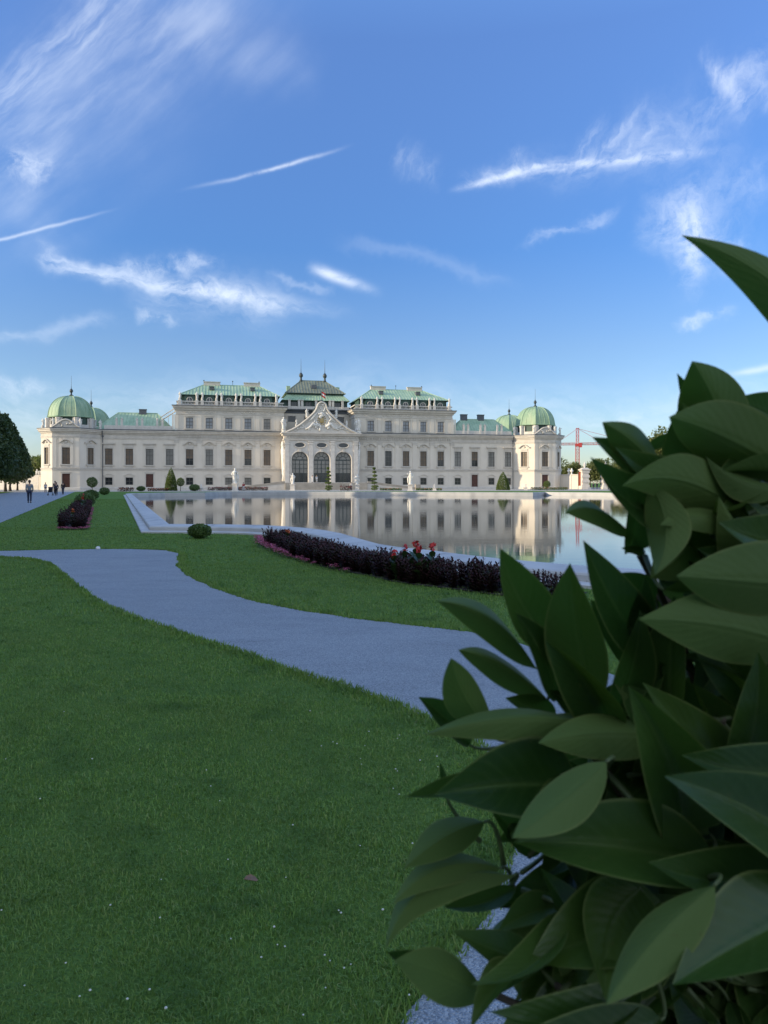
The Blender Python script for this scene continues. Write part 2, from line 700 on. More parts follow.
# mouldings running along the whole front
cn = MB()
cn.sweep([(0, 0), (0.14, 0), (0.14, 0.55), (0, 0.62)], FRONT)
pl = cn.build('plinth', stone_white, palace)
cn = MB()
cn.sweep([(0, 4.55), (0.10, 4.55), (0.10, 4.85), (0.22, 4.9), (0.22, 5.08), (0, 5.14)], FRONT)
cn.build('string_course', trim, palace)
cn = MB()
cn.sweep([(0, 11.95), (0.10, 11.95), (0.10, 12.2), (0.17, 12.22), (0.17, 12.38), (0.05, 12.4), (0.05, 13.05), (0.30, 13.1),
          (0.30, 13.3), (0.62, 13.45), (0.66, 13.75), (0.85, 13.85), (0.85, 14.05), (0, 14.1)], FRONT)
cn.build('main_cornice', trim, palace)
cn = MB()
cn.sweep([(-0.3, 14.11), (0.90, 14.07), (0.92, 14.24), (-0.3, 14.34)], FRONT)
cn.build('gutter', lead, palace)
# brackets and rosettes of the frieze over the two tall blocks
for sgn in (-1, 1):
    br = MB()
    n = 40
    for k in range(n):
        x = sgn * (10.0 + (34.4 - 10.0) * (k + 0.5) / n)
        br.box(x - 0.16, x + 0.16, -0.30, -0.05, 12.55, 13.05)
    br.build('frieze_brackets', trim, palace)
# pilasters between the windows, with capitals
pxs = [10.45] + [(WX[k] + WX[k + 1]) / 2 for k in range(4)] + [34.55]
for sgn in (-1, 1):
    for x in pxs:
        w = 0.55 if x != 34.55 else 0.45
        px = MB()
        px.box(sgn * x - w, sgn * x + w, -0.12, 0.0, 5.15, 11.3)
        po = px.build('pilaster', plaster, palace)
        cap = MB()
        cap.box(sgn * x - w - 0.1, sgn * x + w + 0.1, -0.22, 0, 11.3, 11.45)
        cap.box(sgn * x - w - 0.05, sgn * x + w + 0.05, -0.2, 0, 11.45, 11.8)
        cap.box(sgn * x - w - 0.2, sgn * x + w + 0.2, -0.28, 0, 11.8, 11.948)
        cap.build('capital', trim, po)
    for k in range(5, 8):
        x = sgn * (WX[k] + WX[k + 1]) / 2
        px = MB()
        px.box(x - 0.8, x + 0.8, -0.06, 0.0, 5.15, 11.6)
        px.build('pilaster', plaster, palace)
# rain pipes in the corners beside the pavilions
for sgn in (-1, 1):
    t = MB()
    t.tube([(sgn * 51.3, -0.22, 0.1), (sgn * 51.3, -0.22, 12.6), (sgn * 51.3, -0.85, 13.9)], 0.10, 8)
    t.lathe([(0.11, 0), (0.22, 0.25), (0.22, 0.5)], 10, (sgn * 51.3, -0.22, 12.3))
    t.build('rain_pipe', lead, palace)


def figure_mb(h=2.2, seed=0, ped=0.0, pw=0.35):
    """a draped standing stone figure"""
    r = random.Random(seed)
    m = MB()
    z0 = ped
    if ped > 0:
        m.frustum(0, 0, 0, ped * 0.16, pw * 1.25, pw * 1.25, pw * 1.2, pw * 1.2)
        m.frustum(0, 0, ped * 0.16, ped * 0.85, pw, pw, pw * 0.95, pw * 0.95)
        m.frustum(0, 0, ped * 0.85, ped, pw * 1.1, pw * 1.1, pw * 1.25, pw * 1.25)
    sway = r.choice((-1, 1)) * 0.05 * h
    k = h / 2.2

    def off(z):
        t = (z) / h
        return (sway * math.sin(PI * t), 0.02 * h * math.sin(2 * PI * t))
    prof = [(0.34, 0), (0.31, 0.12), (0.26, 0.35), (0.25, 0.6), (0.27, 0.9), (0.31, 1.1), (0.26, 1.3), (0.27, 1.5),
            (0.31, 1.65), (0.27, 1.78), (0.11, 1.86), (0.095, 1.93)]
    m.lathe([(a * k, b * k) for a, b in prof], 12, (0, 0, z0), 1.0, 0.75, off=off)
    m.ball((off(2.05 * k)[0], 0, z0 + 2.05 * k), 0.145 * k, 10, 7, 0.9, 1, 1.15)
    s1 = r.choice((-1, 1))
    sh = off(1.68 * k)[0]
    up = r.uniform(-0.1, 0.35)
    m.tube([(sh + s1 * 0.26 * k, 0, z0 + 1.66 * k), (sh + s1 * 0.48 * k, -0.08 * k, z0 + (1.5 + up * 0.5) * k),
            (sh + s1 * 0.55 * k, -0.22 * k, z0 + (1.55 + up) * k)], [0.10 * k, 0.085 * k, 0.06 * k], 8)
    m.tube([(sh - s1 * 0.26 * k, 0, z0 + 1.66 * k), (sh - s1 * 0.42 * k, -0.02, z0 + 1.35 * k),
            (sh - s1 * 0.24 * k, -0.25 * k, z0 + 1.18 * k)], [0.10 * k, 0.085 * k, 0.06 * k], 8)
    # a fold of drapery thrown over the arm, and a stump behind the legs
    m.tube([(sh + s1 * 0.2 * k, 0.1 * k, z0 + 1.6 * k), (s1 * 0.36 * k, 0.12 * k, z0 + 1.0 * k), (s1 * 0.3 * k, 0.1 * k, z0 + 0.2 * k)],
           [0.08 * k, 0.13 * k, 0.16 * k], 8)
    return m


fig_meshes = [figure_mb(1.9, 10 + i, 0.5, 0.3).mesh('parapet_statue', statue_stone, True) for i in range(4)]


def put_statue(x, y, z, i, rot=0.0, sc=1.0):
    o = link(bpy.data.objects.new('parapet_statue', fig_meshes[i % 4]), palace)
    o.location = (x, y, z)
    o.rotation_euler = (0, 0, rot)
    o.scale = (sc, sc, sc)


def hip_roof(x0, x1, y0, y1, z0, rx0, rx1, ry, z1, mat, name='roof', flare=None):
    m = MB()
    A, B, C, D = (x0, y0, z0), (x1, y0, z0), (x1, y1, z0), (x0, y1, z0)
    R0, R1 = (rx0, ry, z1), (rx1, ry, z1)
    m.add([A, B, C, D, R0, R1], [(0, 1, 5, 4), (1, 2, 5), (2, 3, 4, 5), (3, 0, 4), (3, 2, 1, 0)])
    # standing seams
    for (ya, n) in ((y0, -1), (y1, 1)):
        k = max(3, int((x1 - x0) / 0.75))
        for i in range(1, k):
            x = x0 + (x1 - x0) * i / k
            if x < rx0:
                t = (x - x0) / (rx0 - x0)
            elif x > rx1:
                t = (x1 - x) / (x1 - rx1)
            else:
                t = 1.0
            yb = ya + (ry - ya) * t
            zb = z0 + (z1 - z0) * t
            m.tube([(x, ya, z0 + 0.03), (x, yb, zb + 0.03)], 0.05, 4)
    for (xa, rx) in ((x0, rx0), (x1, rx1)):
        k = max(3, int((y1 - y0) / 0.8))
        for i in range(1, k):
            y = y0 + (y1 - y0) * i / k
            t = (y - y0) / (ry - y0) if y < ry else (y1 - y) / (y1 - ry)
            m.tube([(xa, y, z0 + 0.03), (xa + (rx - xa) * t, y, z0 + (z1 - z0) * t + 0.03)], 0.05, 4)
    for a, b in ((A, R0), (B, R1), (C, R1), (D, R0), (R0, R1)):
        m.tube([a, b], 0.11, 6)
    return m.build(name, mat, palace)


# --- the two tall blocks
for sgn in (-1, 1):
    X0, X1 = (8.9, 34.6)

    def sx(a, b):
        return (min(sgn * a, sgn * b), max(sgn * a, sgn * b))
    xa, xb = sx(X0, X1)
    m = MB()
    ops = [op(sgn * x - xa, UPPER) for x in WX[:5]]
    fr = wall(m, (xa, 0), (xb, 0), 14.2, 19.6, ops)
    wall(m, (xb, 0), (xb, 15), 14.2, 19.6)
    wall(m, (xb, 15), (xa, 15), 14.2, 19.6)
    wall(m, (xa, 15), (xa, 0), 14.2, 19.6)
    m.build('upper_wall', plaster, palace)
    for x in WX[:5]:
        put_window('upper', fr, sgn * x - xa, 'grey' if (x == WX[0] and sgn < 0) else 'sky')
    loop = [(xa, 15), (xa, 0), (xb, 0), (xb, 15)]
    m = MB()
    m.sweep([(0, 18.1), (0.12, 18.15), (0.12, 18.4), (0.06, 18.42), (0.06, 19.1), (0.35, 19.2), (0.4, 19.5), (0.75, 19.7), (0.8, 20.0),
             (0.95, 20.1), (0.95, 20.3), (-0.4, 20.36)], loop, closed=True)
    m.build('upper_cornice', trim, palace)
    m = MB()
    m.sweep([(0.96, 20.18), (1.02, 20.2), (1.02, 20.34), (-0.4, 20.42)], loop, closed=True)
    m.build('upper_flashing', lead, palace)
    m = MB()
    for x in WX[:5]:                         # garlands in the upper frieze
        for dx in (-1.15, 0, 1.15):
            m.tube([(sgn * x + dx - 0.5, -0.10, 18.95), (sgn * x + dx, -0.16, 18.6), (sgn * x + dx + 0.5, -0.10, 18.95)], 0.09, 6)
    for x in pxs:
        m.box(sgn * x - 0.5, sgn * x + 0.5, -0.10, 0.0, 14.36, 18.1)
        m.box(sgn * x - 1.0, sgn * x - 0.62, -0.06, 0.0, 14.36, 18.1)
        m.box(sgn * x + 0.62, sgn * x + 1.0, -0.06, 0.0, 14.36, 18.1)
    m.build('upper_pilasters', plaster, palace)
    # balustrade, its posts and statues
    m = MB()
    bl = [(xa + 0.2, 14.8), (xa + 0.2, 0.2), (xb - 0.2, 0.2), (xb - 0.2, 14.8)]
    m.sweep([(-0.15, 20.42), (0.2, 20.42), (0.2, 20.66), (-0.15, 20.66)], bl, closed=True)
    m.sweep([(-0.15, 21.2), (0.22, 21.2), (0.22, 21.42), (-0.15, 21.42)], bl, closed=True)
    nb = int((xb - xa) / 0.36)
    for i in range(nb):
        x = xa + 0.4 + (xb - xa - 0.8) * i / (nb - 1)
        m.lathe([(0.07, 20.66), (0.12, 20.85), (0.06, 21.05), (0.08, 21.2)], 6, (x, 0.16, 0))
    mids = [10.7] + [(WX[k] + WX[k + 1]) / 2 for k in range(4)] + [33.8]
    for i, x in enumerate(mids):
        offs = (-0.62, 0.62) if 0 < i < 5 else (0,)
        for dx in offs:
            m.box(sgn * x + dx - 0.36, sgn * x + dx + 0.36, -0.24, 0.5, 20.40, 21.62)
            put_statue(sgn * x + dx, 0.14, 21.62, i + (dx > 0), sc=0.85)
    m.build('balustrade', stone_white, palace)
    # attic with its dormers under the eaves
    m = MB()
    aa, ab = sx(10.2, 33.4)
    m.box(aa, ab, 1.3, 13.8, 20.38, 23.0)
    m.build('attic_wall', copper_dark, palace)
    for x in WX[:5]:
        c = sgn * x
        m = MB()
        m.box(c - 1.25, c + 1.25, 0.55, 1.3, 20.45, 22.5)
        m.prism([(c - 1.35, 22.5), (c + 1.35, 22.5), (c + 0.9, 22.88), (c, 23.02), (c - 0.9, 22.88)], -1.32, -0.5,
                Matrix(((1, 0, 0, 0), (0, 0, -1, 0), (0, 1, 0, 0), (0, 0, 0, 1))))
        d_ = m.build('dormer', copper_dark, palace)
        m = MB()
        n = 16
        for k in range(n):
            a0, a1 = 2 * PI * k / n, 2 * PI * (k + 1) / n
            m.tube([(c + 0.66 * math.cos(a0), 0.53, 21.7 + 0.66 * math.sin(a0)), (c + 0.66 * math.cos(a1), 0.53, 21.7 + 0.66 * math.sin(a1))], 0.10, 6)
        m.box(c - 0.05, c + 0.05, 0.50, 0.54, 21.1, 22.3)
        m.build('dormer_frame', trim, d_)
        m = MB()
        m.lathe([(0.62, 0), (0.62, 0.02)], 18, (0, 0, 0))
        o = m.build('pane', glass, d_)
        o.rotation_euler = (PI / 2, 0, 0)
        o.location = (c, 0.545, 21.7)
    ra, rb = sx(9.8, 34.0)
    ri, rj = sx(14.6, 28.3)
    rf = hip_roof(ra, rb, 0.25, 14.2, 23.0, ri, rj, 7.2, 26.3, copper)
    m = MB()
    m.box(ra, rb, 0.25, 14.2, 22.86, 22.995)
    m.build('eaves', copper_dark, palace)
    for cxx in (16.4, 26.3):
        m = MB()
        m.box(sgn * cxx - 2.0, sgn * cxx + 2.0, 6.7, 7.7, 26.0, 26.95)
        m.box(sgn * cxx - 2.1, sgn * cxx + 2.1, 6.6, 7.8, 26.95, 27.1)
        m.build('chimney', trim, rf)
        m = MB()
        m.box(sgn * cxx - 0.55, sgn * cxx + 0.55, 3.1, 4.6, 24.6, 25.35)
        m.box(sgn * cxx - 0.62, sgn * cxx + 0.62, 2.95, 4.7, 25.35, 25.45)
        m.build('skylight', lead, rf)
    m = MB()
    for q in (14.6, 21.2, 28.3):
        m.tube([(sgn * q, 7.2, 26.3), (sgn * q, 7.2, 27.5)], 0.05, 5)
        m.ball((sgn * q, 7.2, 27.35), 0.16, 6, 4)
    m.build('lightning_rods', iron, rf)

# --- wings: low hipped roofs behind a parapet with pairs of posts
for sgn in (-1, 1):
    xa, xb = sorted((sgn * 35.0, sgn * 53.5))
    ri, rj = sorted((sgn * 39.6, sgn * 48.8))
    rf = hip_roof(xa, xb, 2.0, 13.0, 14.3, ri, rj, 7.5, 18.9, copper)
    m = MB()
    x0, x1 = sorted((sgn * 35.6, sgn * 51.0))
    m.box(x0, x1, 0.1, 0.45, 14.345, 15.25)
    for k in (4, 5, 6, 7):
        c = sgn * (WX[k] + WX[k + 1]) / 2
        if abs(c) < 35.5:
            continue
        for dx in (-0.6, 0.6):
            m.box(c + dx - 0.24, c + dx + 0.24, 0.0, 0.55, 14.35, 16.6)
            m.box(c + dx - 0.3, c + dx + 0.3, -0.06, 0.61, 16.603, 16.75)
            m.ball((c + dx, 0.28, 16.95), 0.2, 8, 6)
    m.build('wing_parapet', stone_white, palace)
    for cxx in ((45.0, 40.2) if sgn > 0 else (43.0,)):
        m = MB()
        m.box(sgn * cxx - 0.85, sgn * cxx + 0.85, 7.0, 8.0, 18.4, 20.0 if sgn > 0 else 19.7)
        m.box(sgn * cxx - 0.95, sgn * cxx + 0.95, 6.9, 8.1, 20.0 if sgn > 0 else 19.7, 20.2 if sgn > 0 else 19.85)
        m.build('chimney', lead, rf)
m = MB()                                     # the roof stair beside the left block
for z in (0, 0.9):
    m.tube([(-38.6, 3.0, 16.6 + z), (-34.7, 3.0, 19.3 + z)], 0.06, 5)
    m.tube([(-38.6, 4.0, 16.6 + z), (-34.7, 4.0, 19.3 + z)], 0.06, 5)
for i in range(9):
    x = -38.6 + 3.9 * i / 8
    z = 16.6 + 2.7 * i / 8
    m.tube([(x, 3.0, z), (x, 3.0, z + 0.9)], 0.03, 5)
    m.box(x - 0.2, x + 0.2, 3.0, 4.0, z - 0.03, z + 0.03)
    if i % 4 == 0:
        m.tube([(x, 3.5, 14.0), (x, 3.5, z)], 0.05, 5)
m.build('roof_stair', trim, palace)


# --- pavilion domes
def dome(cx, cy, full):
    R = 5.05
    rot = PI / 8
    m = MB()
    m.lathe([(R - 0.35, 14.0), (R - 0.35, 17.0)], 8, (cx, cy, 0), rot=rot)
    m.build('drum', copper_dark, palace)
    m = MB()
    for k in range(8):                        # ornament and corner posts of the drum
        a = 2 * PI * k / 8 + rot
        ca, sa = math.cos(a), math.sin(a)
        m.lathe([(0.55, 14.3), (0.55, 16.4), (0.62, 16.45), (0.62, 16.75)], 6, (cx + (R + 0.1) * ca, cy + (R + 0.1) * sa, 0))
        a2 = 2 * PI * k / 8
        q = (R - 0.2) * math.cos(PI / 8)
        mm = Matrix.Translation((cx + q * math.cos(a2), cy + q * math.sin(a2), 0)) @ Matrix.Rotation(a2 - PI / 2, 4, 'Z')
        m.box(-1.75, 1.75, 0.0, 0.25, 14.3, 15.2, mm)
        for (x0, x1) in ((-1.5, -1.05), (1.05, 1.5)):
            m.box(x0, x1, 0.02, 0.22, 15.2, 16.7, mm)
    m.build('drum_parapet', stone_white, palace)
    m = MB()
    n = 13
    prof = [(R + 0.25, 16.9), (R + 0.32, 17.05), (R + 0.1, 17.2)]
    for k in range(1, n):
        t = k / (n - 1)
        a = t * PI / 2
        prof.append(((R + 0.05) * math.cos(a) ** 0.78 + 0.001, 17.2 + 4.9 * math.sin(a) ** 1.02))
    prof[-1] = (0.45, 22.1)
    prof.append((0.45, 22.25))
    m.lathe(prof, 8, (cx, cy, 0), rot=rot)
    for k in range(8):
        a = 2 * PI * k / 8 + rot
        m.tube([(cx + r * math.cos(a), cy + r * math.sin(a), z) for r, z in prof[1:-2]], 0.13, 6)
        for q in (1 / 3, 2 / 3):             # thin seams on every face
            pp = []
            for r, z in prof[2:-4]:
                a2 = a + 2 * PI / 8
                x = (1 - q) * r * math.cos(a) + q * r * math.cos(a2)
                y = (1 - q) * r * math.sin(a) + q * r * math.sin(a2)
                pp.append((cx + x, cy + y, z))
            m.tube(pp, 0.05, 4)
    d = m.build('dome', copper_dome, palace)
    m = MB()
    m.lathe([(0.5, 22.2), (0.55, 22.3), (0.22, 22.5), (0.18, 22.9), (0.36, 23.15), (0.42, 23.4), (0.3, 23.7), (0.08, 23.95), (0.04, 24.6),
             (0.025, 26.8), (0.01, 27.0)], 10, (cx, cy, 0))
    m.build('finial', iron, d, True)
    return d


for sgn in (-1, 1):
    dome(sgn * 58.7, 2.4, True)
    c2 = -58.7 if sgn < 0 else 61.0
    dome(c2, 30.0 if sgn < 0 else 27.0, False)
    # curved pediment over the front face, and statues on the corners
    m = MB()
    n = 12
    cx = sgn * 58.65
    pts = []
    for k in range(n + 1):
        a = k / n
        pts.append((cx - 3.0 + 6.0 * a, 14.25 + 1.75 * math.sin(PI * a) ** 1.4))
    poly = pts + [(cx + 3.0, 14.2), (cx - 3.0, 14.2)]
    XZ = Matrix(((1, 0, 0, 0), (0, 0, -1, 0), (0, 1, 0, 0), (0, 0, 0, 1)))
    m.prism(poly, 3.7, 4.3, XZ)
    m.tube([(x, -4.35, z + 0.1) for x, z in pts], 0.2, 6)
    for k in range(7):
        r = random.Random(k + sgn)
        m.ball((cx + r.uniform(-1.4, 1.4), -4.35, 14.6 + r.uniform(0, 0.7)), 0.25, 7, 5)
    m.build('pediment', trim, palace)
    for i, (x, y) in enumerate(((51.9, 0.4), (55.7, -3.6), (61.6, -3.6), (64.3, -0.8))):
        put_statue(sgn * x, y, 14.3, i, sc=0.95)
        m = MB()
    m = MB()
    for i, (x, y) in enumerate(((51.9, 0.4), (55.7, -3.6), (61.6, -3.6), (64.3, -0.8))):
        m.box(sgn * x - 0.4, sgn * x + 0.4, y - 0.35, y + 0.4, 14.15, 14.31)
    m.build('statue_base', stone_white, palace)
    # pilaster strips at the pavilion's corners
    m = MB()
    for (x, w) in ((56.2, 0.42), (61.1, 0.42), (57.4, 0.3), (59.9, 0.3)):
        m.box(sgn * x - w, sgn * x + w, -4.13, -4.0, 5.15, 11.9)
    m.build('pavilion_pilaster', plaster, palace)

# --- central block set back behind the porch
m = MB()
ops = [(x + 8.9 - 0.95, x + 8.9 + 0.95, 17.3, 18.8) for x in (-6.3, -2.1, 2.1, 6.3)]
fr = wall(m, (-8.9, 7.0), (8.9, 7.0), 13.9, 20.6, ops)
wall(m, (8.9, 7.0), (8.9, 22), 13.9, 20.6)
wall(m, (8.9, 22), (-8.9, 22), 13.9, 20.6)
wall(m, (-8.9, 22), (-8.9, 7.0), 13.9, 20.6)
m.build('central_wall', plaster, palace)
for x in (-6.3, -2.1, 2.1, 6.3):
    m = MB()
    m.box(x - 1.15, x - 0.95, 6.9, 7.0, 17.1, 19.0)
    m.box(x + 0.95, x + 1.15, 6.9, 7.0, 17.1, 19.0)
    m.box(x - 0.95, x + 0.95, 6.9, 7.0, 18.8, 19.0)
    w = m.build('attic_window', trim, palace)
    m = MB()
    m.quad((x - 0.95, 7.3, 17.3), (x + 0.95, 7.3, 17.3), (x + 0.95, 7.3, 18.8), (x - 0.95, 7.3, 18.8))
    m.build('pane', glass, w)
m = MB()
lp = [(-8.9, 22), (-8.9, 7.0), (8.9, 7.0), (8.9, 22)]
m.sweep([(0, 19.5), (0.15, 19.6), (0.2, 20.0), (0.6, 20.3), (0.7, 20.6), (-0.3, 20.66)], [(-8.85, 7.0), (8.85, 7.0)])
m.build('central_cornice', lead, palace)
m = MB()
m.box(-8.3, 8.3, 7.8, 21.5, 20.55, 23.0)
m.build('attic_wall', copper_dark, palace)
m = MB()
for x in (-6.9, -4.4, -3.6, 0.0, 3.6, 4.4, 6.9):
    m.box(x - 0.3, x + 0.3, 6.9, 7.6, 20.67, 22.9)
    m.box(x - 0.38, x + 0.38, 6.8, 7.65, 22.9, 23.1)
m.box(-8.6, 8.6, 7.0, 7.25, 20.67, 21.4)
m.build('attic_posts', stone_white, palace)
for x in (-5.65, -1.9, 1.9, 5.65):
    m = MB()
    m.box(x - 0.85, x + 0.85, 7.72, 7.8, 21.3, 22.6)
    w = m.build('attic_window', iron, palace)
    m = MB()
    m.quad((x - 0.7, 7.715, 21.4), (x - 0.06, 7.715, 21.4), (x - 0.06, 7.715, 22.5), (x - 0.7, 7.715, 22.5))
    m.quad((x + 0.06, 7.715, 21.4), (x + 0.7, 7.715, 21.4), (x + 0.7, 7.715, 22.5), (x + 0.06, 7.715, 22.5))
    m.build('pane', glass, w)
m = MB()                                      # lower skirt of the double roof
lo = [(-8.9, 6.9, 22.95), (8.9, 6.9, 22.95), (8.9, 22.0, 22.95), (-8.9, 22.0, 22.95)]
hi = [(-7.4, 8.4, 24.5), (7.4, 8.4, 24.5), (7.4, 20.5, 24.5), (-7.4, 20.5, 24.5)]
m.add(lo + hi, [(0, 1, 5, 4), (1, 2, 6, 5), (2, 3, 7, 6), (3, 0, 4, 7), (3, 2, 1, 0)])
for i in range(23):
    t = (i + 0.5) / 23
    m.tube([(-8.9 + 17.8 * t, 6.9, 22.98), (-7.4 + 14.8 * t, 8.4, 24.53)], 0.05, 4)
m.build('roof_skirt', copper, palace)
m = MB()
m.box(-7.3, 7.3, 8.6, 20.4, 24.4, 25.0)
m.build('roof_band', copper_dark, palace)
rf = hip_roof(-7.9, 7.9, 7.9, 21.0, 24.95, -3.2, 3.2, 14.0, 29.0, copper_old)
for x in (-3.2, 3.2):
    m = MB()
    m.lathe([(0.55, 28.7), (0.3, 29.2), (0.22, 29.7), (0.5, 30.1), (0.55, 30.5), (0.3, 30.95), (0.08, 31.2), (0.045, 33.0), (0.025, 34.6), (0.01, 34.8)],
            10, (x, 14.0, 0))
    m.build('finial', iron, rf, True)
m = MB()
m.box(-0.9, 0.5, 9.9, 11.5, 26.4, 27.4)
m.build('skylight', lead, rf)
for sgn in (-1, 1):
    m = MB()
    m.box(sgn * 6.6 - 0.5, sgn * 6.6 + 0.5, 13.5, 14.5, 25.5, 27.4)
    m.build('chimney', copper, rf)

# --- porch with three arches and a curved gable
PH = 13.4
m = MB()
ax = (-5.35, 0.0, 5.35)
ops = [(x + 9.0 - 1.95, x + 9.0 + 1.95, 1.75, 9.2, True) for x in ax]
pf = wall(m, (-9, -4), (9, -4), 0, PH, ops, depth=0.6)
wall(m, (-9, 0), (-9, -4), 0, PH)
wall(m, (9, -4), (9, 0), 0, PH)
m.build('porch_wall', stone_white, palace)
for x in ax:
    m = MB()
    n = 14
    r = 1.95
    arc = [(x - r, 1.75), (x + r, 1.75)] + [(x + r * math.cos(PI * k / n), 7.25 + r * math.sin(PI * k / n)) for k in range(n + 1)]
    m.prism(arc, 3.38, 3.42, Matrix(((1, 0, 0, 0), (0, 0, -1, 0), (0, 1, 0, 0), (0, 0, 0, 1))))
    aw = m.build('arched_door', glass_grey, palace)
    m = MB()
    m.quad((x - r, -3.425, 1.75), (x + r, -3.425, 1.75), (x + r, -3.425, 4.0), (x - r, -3.425, 4.0))
    m.build('pane', glass, aw)
    m = MB()
    for k in range(5):
        q = x - r + 2 * r * k / 4
        w = 0.08 if k in (0, 2, 4) else 0.05
        m.box(q - w, q + w, -3.5, -3.43, 1.75, 7.2)
    for z in (4.0, 5.1, 6.2):
        m.box(x - r, x + r, -3.49, -3.44, z - 0.05, z + 0.05)
    m.box(x - r, x + r, -3.52, -3.44, 7.1, 7.35)
    m.tube([(x + r * 0.97 * math.cos(PI * k / n), -3.47, 7.25 + r * 0.97 * math.sin(PI * k / n)) for k in range(n + 1)], 0.1, 6)
    m.tube([(x + r * 0.45 * math.cos(PI * k / n), -3.47, 7.25 + r * 0.45 * math.sin(PI * k / n)) for k in range(n + 1)], 0.06, 6)
    for a in (0.2, 0.4, 0.6, 0.8):
        m.tube([(x + r * 0.45 * math.cos(PI * a), -3.47, 7.25 + r * 0.45 * math.sin(PI * a)),
                (x + r * 0.95 * math.cos(PI * a), -3.47, 7.25 + r * 0.95 * math.sin(PI * a))], 0.05, 5)
    m.build('glazing_bars', iron, aw)
    m = MB()                                  # archivolt
    m.tube([(x - r - 0.2, -4.05, 1.75), (x - r - 0.2, -4.05, 7.25)] +
           [(x - (r + 0.2) * math.cos(PI * k / n), -4.05, 7.25 + (r + 0.2) * math.sin(PI * k / n)) for k in range(1, n)] +
           [(x + r + 0.2, -4.05, 7.25), (x + r + 0.2, -4.05, 1.75)], 0.17, 6)
    m.box(x - 0.3, x + 0.3, -4.35, -4.0, 9.15, 9.9)
    m.build('arch_surround', trim, aw)
    # oval window
    m = MB()
    n = 20
    ov = [(x + 1.35 * math.cos(2 * PI * k / n), 10.85 + 0.68 * math.sin(2 * PI * k / n)) for k in range(n)]
    m.tube([(a, -4.06, b) for a, b in ov + ov[:1]], 0.16, 6)
    ow = m.build('oval_window', trim, palace)
    m = MB()
    m.prism([(x + (a - x) * 0.94, 10.85 + (b - 10.85) * 0.94) for a, b in ov], 4.02, 4.04, Matrix(((1, 0, 0, 0), (0, 0, -1, 0), (0, 1, 0, 0), (0, 0, 0, 1))))
    m.build('pane', glass, ow)
for x in (-8.45, -2.68, 2.68, 8.45):
    m = MB()
    m.box(x - 0.5, x + 0.5, -4.25, -4.0, 1.9, 11.0)
    m.box(x - 0.62, x + 0.62, -4.36, -4.0, 11.0, 11.3)
    m.box(x - 0.5, x + 0.5, -4.25, -4.0, 11.3, 11.6)
    m.box(x - 0.66, x + 0.66, -4.4, -4.0, 11.6, 11.9)
    m.box(x - 0.6, x + 0.6, -4.38, -4.0, 0.3, 1.9)
    m.build('porch_pilaster', stone_white, palace)
for sx_ in (-1, 1):                            # herm figures carrying the porch's corners
    for y in (-3.2, -1.2):
        m = MB()
        m.lathe([(0.35, 2.0), (0.3, 3.5), (0.42, 6.5), (0.5, 8.2), (0.62, 9.6), (0.45, 10.4), (0.22, 10.7)], 10, (sx_ * 9.15, y, 0))
        m.ball((sx_ * 9.25, y, 11.1), 0.42, 9, 7)
        m.tube([(sx_ * 9.1, y - 0.6, 9.9), (sx_ * 9.5, y - 0.75, 10.8), (sx_ * 9.4, y - 0.3, 11.7)], 0.17, 6)
        m.tube([(sx_ * 9.1, y + 0.6, 9.9), (sx_ * 9.5, y + 0.75, 10.8), (sx_ * 9.4, y + 0.3, 11.7)], 0.17, 6)
        m.build('porch_herm', statue_stone, palace, True)
m = MB()
m.sweep([(0, 11.95), (0.25, 12.0), (0.3, 12.4), (0.12, 12.42), (0.12, 13.0), (0.5, 13.15), (0.6, 13.5), (0.85, 13.6), (0.85, 13.85), (-0.3, 13.9)],
        [(-9, 0.0), (-9, -4), (9, -4), (9, 0.0)])
for k in range(26):
    x = -8.6 + 17.2 * k / 25
    m.box(x - 0.15, x + 0.15, -4.36, -4.1, 12.55, 13.0)
m.build('porch_cornice', trim, palace)
half = [(0.0, 21.35), (0.55, 21.2), (0.95, 20.8), (1.15, 20.2), (1.35, 19.6), (1.9, 18.8), (2.8, 17.9), (3.8, 17.0), (5.0, 16.0), (6.2, 15.15), (7.4, 14.5), (8.7, 13.95)]
gab = [(-x, z) for x, z in reversed(half)] + half[1:]
m = MB()
XZ = Matrix(((1, 0, 0, 0), (0, 0, -1, 0), (0, 1, 0, 0), (0, 0, 0, 1)))
m.prism(gab + [(8.7, 13.86), (-8.7, 13.86)], 3.3, 4.1, XZ)
gb = m.build('gable', stone_white, palace)
m = MB()
m.tube([(x, -4.2, z) for x, z in gab], 0.28, 6)
m.tube([(x * 0.93, -4.15, z - 0.55) for x, z in gab], 0.12, 6)
m.build('gable_cornice', trim, gb)
m = MB()
m.prism([(x * 0.97, z - 0.25) for x, z in gab] + [(8.4, 13.87), (-8.4, 13.87)], -7.0, 3.28, XZ)
m.build('porch_roof', copper_old, palace)
